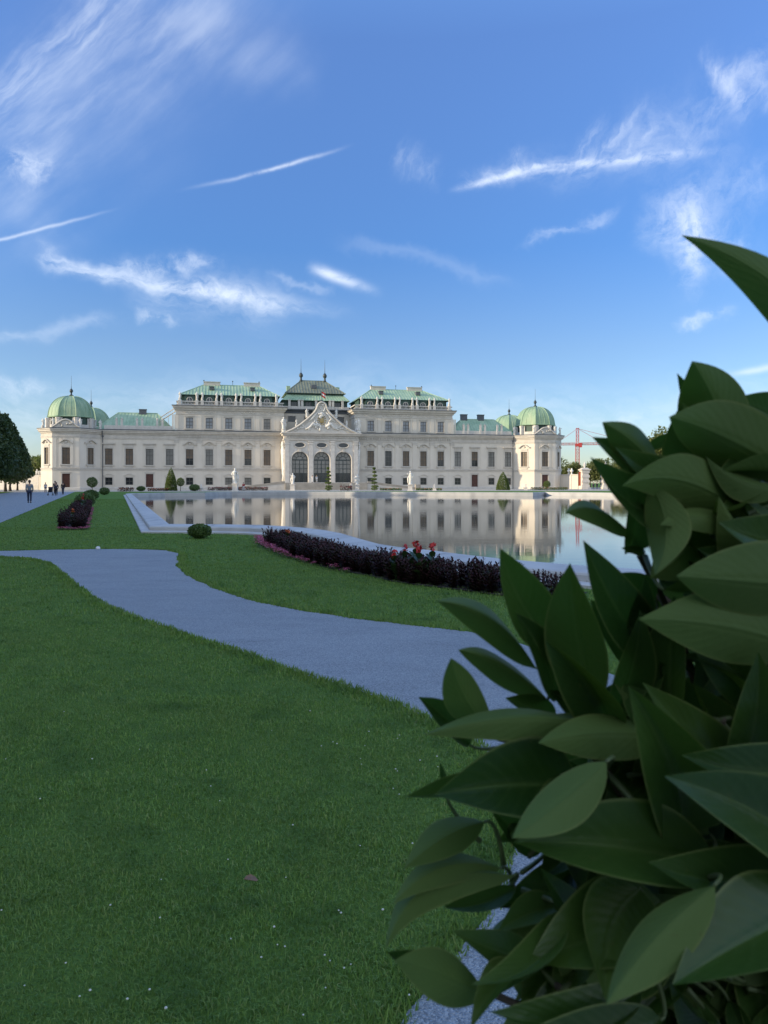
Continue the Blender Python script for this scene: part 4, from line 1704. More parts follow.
bushy_tree('park_tree', on_row(40, 215), 10.2, 9.0, sun_leaf, 51, 'sunlit yellow green tree between the dark row and the left pavilion', n=3200)
far_trees = [(551, 245, 11.5, 10, 'olive tree rising directly right of the right pavilion wall'),
             (572, 262, 9.5, 9, 'low olive tree behind the wall below the crane'),
             (590, 240, 9.2, 9, 'sunlit olive tree seen between the two banded gate piers'),
             (601, 252, 10.5, 10, 'taller olive tree just left of the second banded pier'),
             (622, 236, 9.5, 11, 'olive tree behind the second banded pier, half hidden by leaves'),
             (645, 246, 10.0, 11, 'olive tree mostly hidden behind the big foreground leaves'),
             (556, 230, 8.0, 5, 'small bush-like olive tree touching the right pavilion')]
for k, (x, d, h, w, lb) in enumerate(far_trees):
    bushy_tree('park_tree', on_row(x, d + 16), h * 1.03, w, sun_leaf, 60 + k, lb, group='olive trees beyond the right wall', n=3000)
bushy_tree('park_tree', on_row(657, 150), 12.6, 6.5, sun_leaf, 77, 'tall tree whose feathery top peeks out above the foreground leaves', n=3800, leaf=0.5)

# ------------------------------------------------------------------ clipped shrubs
def ball_bush(x, y, w, h, label, mat=box_leaf, n=2600, leaf=None, group=None, d=None):
    p = G(x, y) if d is None else Vector(on_row(x, d))
    t = empty('box_ball', (p.x, p.y, 0), random.random() * 6, label, 'box bush', group)
    pts = np.concatenate([blob_points(n, w / 2, w / 2, h / 2, (0, 0, h / 2 + 0.02), 0.10, 0.75, int(x), 1.6),
                          blob_points(n // 3, w / 2.4, w / 2.4, h / 2.4, (0, 0, h / 2), 0.05, 0.2, int(x))])
    pts[:, 2] = np.maximum(pts[:, 2], 0.02)
    link(bpy.data.objects.new('foliage', leaf_cloud(pts, leaf or w * 0.065, mat, 'foliage')), t)
    m = MB()
    for k in range(5):
        a = k * 1.3
        m.tube([(0, 0, 0), (0.12 * w * math.cos(a), 0.12 * w * math.sin(a), h * 0.3), (0.3 * w * math.cos(a), 0.3 * w * math.sin(a), h * 0.6)],
               [0.03 * w, 0.022 * w, 0.01 * w], 6)
    m.build('stem', bark, t, True)
    return t


GB = 'clipped box balls round the pool'
ball_bush(199.5, 538.5, 0.68, 0.40, 'flattened box ball on the lawn by the near left pool corner', n=5200, leaf=0.05, group=GB)
ball_bush(104.5, 495.0, 1.35, 1.02, 'round dark box ball beside the lollipop tree left of the pool', group=GB)
ball_bush(91, 500, 1.45, 0.95, 'dark box ball at the far end of the left flower bed', group=GB)
ball_bush(85, 507.5, 1.30, 0.95, 'dark box ball in the middle of the left flower bed, behind the dark plants', group=GB)
ball_bush(194.5, 490, 2.1, 1.35, 'wide low box ball between cone topiary and small white statue', group=GB, d=148)
ball_bush(141, 490, 1.7, 1.0, 'low box ball on the left before the palace door', group=GB, d=145)


def lollipop(x, d, z0, z1, w, label, mat=top_leaf):
    t = empty('ball_topiary', on_row(x, d), 0, label, 'topiary', 'ball topiaries on stems')
    h = z1 - z0
    pts = np.concatenate([blob_points(1700, w / 2, w / 2, h / 2, (0, 0, (z0 + z1) / 2), 0.08, 0.75, int(x), 1.6),
                          blob_points(500, w / 2.4, w / 2.4, h / 2.4, (0, 0, (z0 + z1) / 2), 0.05, 0.2, int(x))])
    link(bpy.data.objects.new('foliage', leaf_cloud(pts, w * 0.085, mat, 'foliage')), t)
    m = MB()
    m.tube([(0, 0, 0), (0.02, 0, z0 * 0.6), (0, 0, z0 + h * 0.5)], [0.08, 0.06, 0.05], 8)
    m.build('stem', bark, t, True)
    return t


lollipop(92.2, 140, 0.75, 2.75, 2.0, 'ball topiary on a bare stem before the left pavilion', box_leaf)
lollipop(180.5, 150, 0.9, 2.7, 1.6, 'small ball topiary tucked against the cone topiary')
lollipop(547, 160, 0.6, 2.1, 1.55, 'lone ball topiary before the door of the right pavilion')


def cone_topiary(x, d, h, w, label):
    t = empty('cone_topiary', on_row(x, d), 0, label, 'topiary', 'cone topiaries before the palace')
    pts = []
    for k in range(4200):
        z = h * (1 - math.sqrt(rng.uniform(0, 1)))
        tt = z / h
        rr = w / 2 * (1 - tt ** 1.7) ** 0.85 * (1 + 0.05 * mnoise.noise((z * 2, k % 7, 0))) * rng.uniform(0.8, 1.0)
        a = rng.uniform(0, 2 * PI)
        pts.append((rr * math.cos(a), rr * math.sin(a), z + 0.05))
    link(bpy.data.objects.new('foliage', leaf_cloud(np.array(pts), 0.22, top_leaf, 'foliage')), t)
    m = MB()
    m.tube([(0, 0, 0), (0, 0, h * 0.8)], [0.12, 0.03], 8)
    m.build('stem', bark, t)
    return t


cone_topiary(171, 152, 4.75, 2.5, 'tall yellow green cone topiary left of the pool, taller and slimmer than the right cone')
cone_topiary(503, 168, 4.1, 3.1, 'broad cone topiary before the right wing of the palace')


def spiral_topiary(x, d, h, label):
    t = empty('spiral_topiary', on_row(x, d), 0, label, 'topiary', 'tiered topiaries by the terrace')
    pts = []
    n = 6
    for k in range(n):
        z = 0.9 + (h - 1.1) * k / (n - 1)
        w = 0.85 * (1 - 0.6 * k / (n - 1))
        pts.append(blob_points(260, w, w, 0.26, (0.1 * math.cos(k * 2), 0, z), 0.15, 0.4, k))
    pts.append(blob_points(300, 0.8, 0.8, 0.4, (0, 0, 0.4), 0.15, 0.4, 3))
    link(bpy.data.objects.new('foliage', leaf_cloud(np.concatenate(pts), 0.2, top_leaf, 'foliage')), t)
    m = MB()
    m.tube([(0, 0, 0), (0, 0, h - 0.1)], [0.08, 0.03], 7)
    m.build('stem', bark, t)


spiral_topiary(328.5, 158, 4.9, 'tiered topiary standing before the right hand arch of the porch')
spiral_topiary(374.5, 160, 4.9, 'tiered topiary just right of the porch')

# low planting before the palace
def low_bed(x0, x1, d, h, mats, label, seed):
    a, b = Vector(on_row(x0, d)), Vector(on_row(x1, d))
    t = empty('low_hedge', (a + b) / 2, 0, label, 'hedge', 'low beds before the palace')
    L = (b - a).length
    r = random.Random(seed)
    for nm, mat, n, lf, z0 in (('foliage', mats[0], int(L * 160), 0.2, 0), ('blossoms', mats[1], int(L * 25), 0.16, 0.6)):
        pts = np.array([(r.uniform(-L / 2, L / 2), r.uniform(-0.6, 0.6), h * (z0 + (1 - z0) * r.uniform(0.05, 1.0)) * (0.8 + 0.3 * mnoise.noise((k * 0.01, 0, seed))))
                        for k in range(n)])
        link(bpy.data.objects.new(nm, leaf_cloud(pts, lf, mat, nm)), t)


red_petal = leafy('red_petal', [(0.35, 0.012, 0.015), (0.50, 0.02, 0.02), (0.42, 0.015, 0.03)], 0.5, 0.1)
orange_petal = leafy('orange_petal', [(0.45, 0.09, 0.03), (0.55, 0.14, 0.04)], 0.5, 0.1)
pink_petal = leafy('pink_petal', [(0.42, 0.08, 0.18), (0.52, 0.15, 0.27), (0.32, 0.06, 0.13)], 0.5, 0.1)
purple_leaf = leafy('purple_leaf', [(0.022, 0.010, 0.012), (0.042, 0.014, 0.018), (0.060, 0.022, 0.024), (0.030, 0.022, 0.014), (0.034, 0.040, 0.016)], 0.6, 0.0, 0.2)
canna_leaf = leafy('canna_leaf', [(0.028, 0.055, 0.022), (0.045, 0.085, 0.030)], 0.4, 0.1)
low_bed(118, 133, 142, 1.0, (purple_leaf, orange_petal), 'dark planting left of the pool, at the foot of the left wing', 1)
low_bed(148, 168, 150, 0.7, (purple_leaf, orange_petal), 'low dark planting left of the cone topiary', 2)
low_bed(208, 268, 158, 0.9, (purple_leaf, red_petal), 'long dark red planting between the small statue and the porch', 3)
low_bed(340, 352, 155, 1.3, (purple_leaf, red_petal), 'dark red planting below the porch steps', 4)
low_bed(380, 402, 160, 0.6, (box_leaf, orange_petal), 'low green planting left of the right figure statue', 5)
low_bed(416, 442, 162, 0.6, (box_leaf, orange_petal), 'low green planting right of the right figure statue', 6)
low_bed(531, 568, 170, 0.8, (box_leaf, orange_petal), 'low green hedge at the foot of the right pavilion', 7)

# ------------------------------------------------------------------ flower beds
def plant_mesh(seed, h):
    r = random.Random(seed)
    stems = MB()
    V = []
    Fq = []
    pts_s = []
    for k in range(16):
        a = r.uniform(0, 2 * PI)
        q = r.uniform(0.02, 0.17)
        top = Vector((q * math.cos(a) * 1.3, q * math.sin(a) * 1.3, h * r.uniform(0.7, 1.05)))
        b0 = Vector((q * 0.5 * math.cos(a), q * 0.5 * math.sin(a), 0))
        stems.tube([b0, b0.lerp(top, 0.5) + Vector((0, 0, 0.02)), top], [0.006, 0.005, 0.003], 5)
        for j in range(20):
            t = 0.08 + 0.92 * j / 19
            p = b0.lerp(top, t)
            an = j * 2.4 + k
            L = 0.098 * (1.2 - 0.6 * t) * r.uniform(0.8, 1.2)
            el = 0.2 + 0.7 * t
            d = Vector((math.cos(an) * math.cos(el), math.sin(an) * math.cos(el), math.sin(el)))
            s = d.cross(Vector((0, 0, 1))).normalized() * L * 0.30
            n = len(V)
            V += [p, p + d * L * 0.45 + s, p + d * L, p + d * L * 0.45 - s]
            Fq.append((n, n + 1, n + 2, n + 3))
    return stems.mesh('stem', MATS['purple_leaf'], True), mesh_np('leaves', np.array([tuple(v) for v in V]), np.array(Fq), purple_leaf)


pv = [plant_mesh(s, 0.50) for s in (1, 2, 3, 4)]
GP = 'dark purple bedding plants'
pr = random.Random(21)


def put_plant(x, y, sc, label):
    sm, lm = pr.choice(pv)
    o = link(bpy.data.objects.new('purple_plant', lm))
    o.location = (x, y, 0)
    o.rotation_euler = (0, 0, pr.uniform(0, 6.28))
    s = sc * pr.uniform(0.85, 1.15)
    o.scale = (s, s, s)
    tag(o, label, 'plant', GP)
    link(bpy.data.objects.new('stem', sm), o)


front = [(262, 546), (290, 558), (318, 566), (344, 572), (367, 576), (391, 582), (423, 586.5), (455, 590), (494, 595.5), (535, 599.5), (560, 602)]
FR = [G(x, y) for x, y in front]
LAB1 = 'dark purple leafy bedding plant in the bed along the near pool rim'
LAB2 = 'dark purple leafy bedding plant in the bed on the left lawn'
soil = surf('bed_soil', (0.035, 0.025, 0.02), (0.02, 0.015, 0.012), 9, 0.95, 0.6, 30)


def rim_back(p):
    # nearest point of the rim's outer edge
    best = min(OUTER, key=lambda q: (v2(q) - v2(p)).length)
    return best


back = []
for i, p in enumerate(FR):
    d = (v2(FR[min(i + 1, len(FR) - 1)]) - v2(FR[max(0, i - 1)])).normalized()
    nn = Vector((-d.y, d.x, 0))
    back.append(v2(p) + nn * 1.0)
sheet('bed_soil', FR + list(reversed(back)), 0.016, soil)
for i in range(len(FR) - 1):
    a, b = v2(FR[i]), v2(FR[i + 1])
    L = (b - a).length
    n = max(1, int(round(L / 0.27)))
    d = (b - a) / L
    nn = Vector((-d.y, d.x, 0))
    for k in range(n):
        for row in range(3):
            q = a + d * (L * (k + 0.5) / n + pr.uniform(-0.06, 0.06)) + nn * (0.14 + 0.23 * row + pr.uniform(-0.05, 0.05))
            if in_poly(q.x, q.y, OUTER):
                continue
            put_plant(q.x, q.y, (0.80 - 0.04 * row) * (1.0 if i < 8 else 0.80), LAB1)

# left bed
BL, BR = (G(58, 530.0), G(87, 530.0)), (G(76, 508.0), G(92.5, 508.0))
c0, c1 = v2(BL[0]), v2(BL[1])
c2, c3 = v2(BR[0]), v2(BR[1])
ext = 1.15
sheet('bed_soil', [c0, c1, c3, c2], 0.016, soil)
nl = 26
for k in range(nl):
    t = (k + 0.4) / nl
    a, b = c0.lerp(c2, t), c1.lerp(c3, t)
    for row in range(3):
        q = a.lerp(b, (row + 0.5) / 3 * 0.9 + 0.02)
        put_plant(q.x + pr.uniform(-0.06, 0.06), q.y + pr.uniform(-0.1, 0.1), 1.0, LAB2)


def begonia_mesh(seed):
    r = random.Random(seed)
    pl = [(r.gauss(0, 0.07), r.gauss(0, 0.07), r.uniform(0.02, 0.12)) for _ in range(70)]
    pf = [(r.gauss(0, 0.075), r.gauss(0, 0.075), r.uniform(0.10, 0.19)) for _ in range(65)]
    return leaf_cloud(np.array(pl), 0.05, box_leaf, 'leaves'), leaf_cloud(np.array(pf), 0.045, pink_petal, 'pink_flower')


bv = [begonia_mesh(s) for s in range(3)]
GPk = 'pink border flowers'


def put_begonia(q, label, sc=1.0):
    lm, fm = pr.choice(bv)
    o = link(bpy.data.objects.new('pink_flower', fm))
    o.location = (q.x, q.y, 0)
    o.rotation_euler = (0, 0, pr.uniform(0, 6.28))
    s = sc * pr.uniform(0.75, 1.2)
    o.scale = (s, s, s)
    tag(o, label, 'flower', GPk)
    link(bpy.data.objects.new('leaves', lm), o)


PB1 = 'low pink flower clump edging the bed along the pool rim'
PB2 = 'low pink flower clump edging the bed on the left lawn'
line = [G(254, 540), G(258, 543)] + FR[:8]
for i in range(len(line) - 1):
    a, b = v2(line[i]), v2(line[i + 1])
    L = (b - a).length
    n = max(1, int(L / 0.19))
    d = (b - a) / L
    nn = Vector((-d.y, d.x, 0))
    for k in range(n):
        fade = max(0.0, (i - 1) / 5)
        if pr.random() < fade * 0.85:
            continue
        for row in (0,):
            put_begonia(a + d * (L * (k + 0.5) / n) + nn * (-0.05 - 0.17 * row if i >= 2 else 0.1 + 0.2 * row), PB1, 0.8 if i < 3 else 0.55)
for k in range(7):
    q = c0.lerp(c1, (k + 0.5) / 7)
    put_begonia(q + Vector((0, -0.04, 0)), PB2, 0.6)
for k in range(44):
    q = c1.lerp(c3, (k + 0.3) / 44)
    if k % 4 != 3:
        put_begonia(q + Vector((0.0, 0, 0)), PB2, 0.6)


def canna(p, h, col_mat, seed, label):
    r = random.Random(seed)
    t = empty('canna', (p.x, p.y, 0), 0, label, 'flower', 'tall canna flowers in the beds')
    st = MB()
    V = []
    Fq = []
    fl = []
    for k in range(3):
        a = r.uniform(0, 2 * PI)
        top = Vector((0.05 * math.cos(a), 0.05 * math.sin(a), h * (1.0 if k == 0 else 0.72)))
        st.tube([(0, 0, 0), top * 0.5, top], [0.012, 0.010, 0.006], 6)
        for j in range(6):
            f = 0.15 + 0.12 * j
            pp = top * f
            an = j * 2.2 + k
            L = 0.30 * (1 - 0.4 * f)
            n = len(V)
            d = Vector((math.cos(an), math.sin(an), 0))
            s = Vector((-d.y, d.x, 0))
            for q in range(6):
                tt = q / 5
                w = 0.055 * math.sin(PI * (0.06 + 0.94 * tt) ** 0.8)
                c = pp + d * L * 0.55 * tt + Vector((0, 0, L * (0.85 * tt - 0.35 * tt * tt)))
                V += [c - s * w + Vector((0, 0, 0.015)), c, c + s * w + Vector((0, 0, 0.015))]
            for q in range(5):
                b = n + q * 3
                Fq += [(b, b + 1, b + 4, b + 3), (b + 1, b + 2, b + 5, b + 4)]
        for j in range(20 if k == 0 else 0):
            fl.append(tuple(top + Vector((r.gauss(0, 0.022), r.gauss(0, 0.022), r.uniform(-0.03, 0.08)))))
    st.build('stem', canna_leaf, t, True)
    link(bpy.data.objects.new('leaves', mesh_np('leaves', np.array([tuple(v) for v in V]), np.array(Fq), canna_leaf, True)), t)
    link(bpy.data.objects.new('blossom', leaf_cloud(np.array(fl), 0.075, col_mat, 'blossom')), t)


def in_bed1(x, y, dep=0.35):
    p = G(x, y)
    return p + Vector((0.1, dep, 0))


canna(in_bed1(397, 583), 0.50, red_petal, 1, 'red canna leftmost in the clump at the middle of the pool bed')
canna(in_bed1(408, 584.5), 0.58, red_petal, 2, 'tallest red canna in the clump at the middle of the pool bed')
canna(in_bed1(413, 585.5, 0.15), 0.52, red_petal, 3, 'red canna just right of the tallest one in the pool bed')
canna(in_bed1(427, 587), 0.55, red_petal, 4, 'red canna rightmost in the clump at the middle of the pool bed')
canna(in_bed1(390, 582, 0.12), 0.42, red_petal, 5, 'shortest red canna low in the clump of the pool bed')
canna(in_bed1(281, 553), 0.44, orange_petal, 6, 'single dull red canna near the left end of the pool bed')
canna(in_bed1(66, 529), 0.62, orange_petal, 7, 'orange canna at the near left corner of the left lawn bed')
canna(in_bed1(77, 517), 0.85, red_petal, 8, 'dull red canna among the dark plants midway in the left lawn bed')
canna(in_bed1(79.5, 513), 0.95, red_petal, 9, 'dull red canna by the box balls in the left lawn bed')

# ------------------------------------------------------------------ statues in the garden
def garden_statue(x, d, h, ped, label, seed, group='white garden statues along the pool', rot=0.0):
    t = empty('statue', on_row(x, d), rot, label, 'statue', group)
    fm = figure_mb(h - ped, seed, 0, 0)
    o = fm.build('figure', statue_stone, t, True)
    o.location = (0, 0, ped)
    m = MB()
    q = max(0.35, ped * 0.33)
    m.frustum(0, 0, 0, ped * 0.14, q * 1.25, q * 1.25, q * 1.2, q * 1.2)
    m.frustum(0, 0, ped * 0.14, ped * 0.86, q, q, q * 0.94, q * 0.94)
    m.frustum(0, 0, ped * 0.86, ped, q * 1.15, q * 1.15, q * 1.2, q * 1.2)
    m.build('pedestal', stone_white, t)


garden_statue(235.2, 148, 4.5, 1.5, 'tallest white statue, on a pedestal before the left block', 31)
garden_statue(410.2, 150, 4.0, 1.3, 'white statue with raised arm on a pedestal before the right block', 34)
garden_statue(292.6, 157, 3.7, 1.4, 'white statue at the left corner of the porch terrace', 36)
garden_statue(357.2, 160, 3.5, 1.3, 'white statue at the right corner of the porch terrace', 39)
garden_statue(201, 149, 1.5, 0.6, 'small white statue just right of the wide box ball', 41)
garden_statue(434.5, 158, 1.4, 0.6, 'small white statue right of the right pedestal statue', 43)
garden_statue(525.5, 168, 1.5, 0.6, 'small white statue at the left foot of the right pavilion', 45)

# ------------------------------------------------------------------ walls and gates
def stone_wall(x0, x1, d0, d1, h, label, urns=()):
    a, b = Vector(on_row(x0, d0)), Vector(on_row(x1, d1))
    dirv = (b - a)
    L = dirv.length
    t = empty('garden_wall', a, math.atan2(dirv.y, dirv.x), label, 'wall')
    m = MB()
    m.box(0, L, -0.3, 0.3, 0, h)
    m.build('wall', plaster, t)
    m = MB()
    m.box(-0.05, L + 0.05, -0.42, 0.42, h + 0.002, h + 0.3)
    m.build('coping', trim, t)
    m = MB()
    n = max(2, int(L / 5))
    for k in range(n + 1):
        x = L * k / n
        m.box(x - 0.45, x + 0.45, -0.40, 0.40, 0, h - 0.002)
    m.build('pilasters', stone_white, t)
    for u in urns:
        m = MB()
        x = L * u
        m.lathe([(0.3, 0), (0.34, 0.12), (0.14, 0.25), (0.12, 0.4), (0.42, 0.75), (0.46, 1.0), (0.3, 1.15), (0.2, 1.3), (0.24, 1.45), (0.05, 1.6)], 12, (x, 0, h + 0.3))
        m.build('urn', statue_stone, t, True)
    return t


stone_wall(-14, 44.5, 181, 178, 3.2, 'white garden wall between the dark trees and the left pavilion')
# trophy group on the wall
t = empty('trophy_statue', on_row(39.3, 178.5), 0, 'white sculpture group standing on the left garden wall', 'statue')
t.location.z = 3.5
m = MB()
for dx, h in ((-0.55, 1.5), (0.55, 1.45), (0, 1.0)):
    m.lathe([(0.3, 0), (0.26, 0.4 * h), (0.3, 0.6 * h), (0.12, 0.72 * h)], 9, (dx, 0, 0))
    m.ball((dx, 0, 0.83 * h), 0.17, 8, 6)
m.tube([(-0.5, 0, 1.0), (0, -0.1, 0.75), (0.5, 0, 1.0)], 0.11, 6)
m.build('figures', statue_stone, t, True)
m = MB()
m.box(-1.1, 1.1, -0.35, 0.35, -0.2, 0.0)
m.build('plinth', stone_white, t)
gt = empty('iron_gate', on_row(32.5, 176), 0, 'pale trellis gate in front of the left garden wall', 'gate')
m = MB()
for k in range(9):
    m.box(-1.2 + 0.3 * k - 0.03, -1.2 + 0.3 * k + 0.03, -0.03, 0.03, 0.1, 3.2)
m.build('bars', statue_stone, gt)
m = MB()
for z in (0.12, 1.6, 3.1):
    m.box(-1.25, 1.25, -0.05, 0.05, z, z + 0.1)
m.box(-1.4, -1.22, -0.12, 0.12, 0, 3.5)
m.box(1.22, 1.4, -0.12, 0.12, 0, 3.5)
m.build('gate_frame', statue_stone, gt)

stone_wall(560, 581, 200, 196, 3.6, 'sunlit white wall with two urns between right pavilion and first banded pier', urns=(0.42, 0.56))


def pier(x, d, label):
    t = empty('gate_pier', on_row(x, d), 0.1, label, 'gate pier', 'banded gate piers right of the palace')
    m = MB()
    for k in range(7):
        z = 0.5 + 0.62 * k
        w = 1.0 if k % 2 == 0 else 0.82
        m.box(-w, w, -w, w, z, z + 0.62)
    m.box(-1.2, 1.2, -1.2, 1.2, 0, 0.5)
    m.build('shaft', stone_white, t)
    m = MB()
    m.box(-1.25, 1.25, -1.25, 1.25, 4.842, 5.15)
    m.frustum(0, 0, 5.152, 5.5, 1.0, 1.0, 0.6, 0.6)
    m.build('capital', trim, t)
    m = figure_mb(1.5, int(x), 0, 0)
    o = m.build('finial_figure', statue_stone, t, True)
    o.location = (0, 0, 5.5)
    return t


pier(584.5, 192, 'banded stone gate pier with a small figure on top, left of the pair')
pier(605.5, 192, 'banded stone gate pier half covered by the dark leaves, right of the pair')
stone_wall(611, 690, 192, 186, 3.0, 'sunlit white wall right of the second banded pier, behind the leaves')
b = empty('banner', on_row(579.6, 190), 0, 'narrow orange red banner hanging on a pole beside the banded pier', 'banner')
m = MB()
m.box(-0.28, 0.28, -0.02, 0.02, 0.9, 4.4)
m.build('cloth', surf('banner_cloth', (0.50, 0.10, 0.04), (0.42, 0.08, 0.03), 1, 0.8), b)
m = MB()
m.tube([(-0.33, 0, 0), (-0.33, 0, 4.6)], 0.05, 6)
m.box(-0.33, 0.3, -0.03, 0.03, 4.4, 4.46)
m.build('pole', iron, b)

# ------------------------------------------------------------------ tower crane
crane_red = surf('crane_red', (0.42, 0.05, 0.05), (0.34, 0.04, 0.04), 1.5, 0.5)
cr = empty('tower_crane', on_row(577.5, 430), -0.18, 'red lattice tower crane standing far behind the palace on the right', 'crane')


def lattice(m, a, b, w, n, r=0.14):
    a, b = Vector(a), Vector(b)
    d = (b - a).normalized()
    s = d.cross(Vector((0, 1, 0))).normalized() * w / 2
    if d.cross(Vector((0, 1, 0))).length < 0.1:
        s = Vector((w / 2, 0, 0))
    u = d.cross(s).normalized() * w / 2
    cs = [s + u, s - u, -s - u, -s + u]
    for c in cs:
        m.tube([a + c, b + c], r, 5)
    for k in range(n):
        p, q = a.lerp(b, k / n), a.lerp(b, (k + 1) / n)
        for i in range(4):
            j = (i + 1) % 4
            m.tube([p + cs[i], q + cs[j]] if k % 2 else [p + cs[j], q + cs[i]], r * 0.7, 4)
            m.tube([q + cs[i], q + cs[j]], r * 0.6, 4)


m = MB()
lattice(m, (0, 0, 0), (0, 0, 22.6), 2.0, 12)
m.build('mast', crane_red, cr)
m = MB()
lattice(m, (0, 0, 24.2), (0, 0, 33.0), 1.5, 4, 0.13)
m.build('tower_head', crane_red, cr)
m = MB()
lattice(m, (1.2, 0, 24.0), (38, 0, 24.0), 1.2, 24, 0.10)
m.build('jib', crane_red, cr)
m = MB()
lattice(m, (-1.2, 0, 24.0), (-13, 0, 24.0), 1.2, 7, 0.11)
m.box(-13, -9.5, -0.9, 0.9, 22.2, 23.9)
m.build('counter_jib', crane_red, cr)
m = MB()
m.box(0.6, 2.4, -1.9, -0.5, 22.0, 24.4)
m.box(-1.3, 1.3, -1.3, 1.3, 22.6, 24.2)
m.build('cab', crane_red, cr)
m = MB()
m.tube([(0, 0, 32.8), (-11.5, 0, 24.6)], 0.09, 5)
m.tube([(0, 0, 32.8), (14, 0, 24.6)], 0.09, 5)
m.tube([(0, 0, 32.8), (30, 0, 24.6)], 0.09, 5)
m.build('stay_cables', crane_red, cr)

# ------------------------------------------------------------------ people
skin_m = surf('skin', (0.42, 0.27, 0.20), (0.36, 0.22, 0.16), 8, 0.6)
hair_m = surf('hair', (0.03, 0.02, 0.015), (0.02, 0.015, 0.01), 20, 0.6)
hair_l = surf('hair_light', (0.22, 0.15, 0.08), (0.16, 0.11, 0.06), 20, 0.6)
shoe_m = surf('shoe', (0.05, 0.05, 0.055), (0.03, 0.03, 0.03), 10, 0.6)


def cloth(name, c):
    return surf('cloth_' + name, c, tuple(0.7 * q for q in c), 7, 0.9)


def skin_mesh(name, verts, edges, radii, mat):
    me = bpy.data.meshes.new(name)
    me.from_pydata([tuple(v) for v in verts], edges, [])
    o = bpy.data.objects.new(name, me)
    col.objects.link(o)
    o.modifiers.new('Skin', 'SKIN')
    for i, rr in enumerate(radii):
        sv = me.skin_vertices[0].data[i]
        sv.radius = rr if isinstance(rr, tuple) else (rr, rr)
        sv.use_root = (i == 0)
    sb = o.modifiers.new('Sub', 'SUBSURF')
    sb.levels = 2
    sb.render_levels = 2
    dg = bpy.context.evaluated_depsgraph_get()
    ev = o.evaluated_get(dg)
    m2 = bpy.data.meshes.new_from_object(ev)
    bpy.data.objects.remove(o)
    m2.materials.clear()
    m2.materials.append(mat)
    m2.name = name
    m2.polygons.foreach_set('use_smooth', [True] * len(m2.polygons))
    return m2


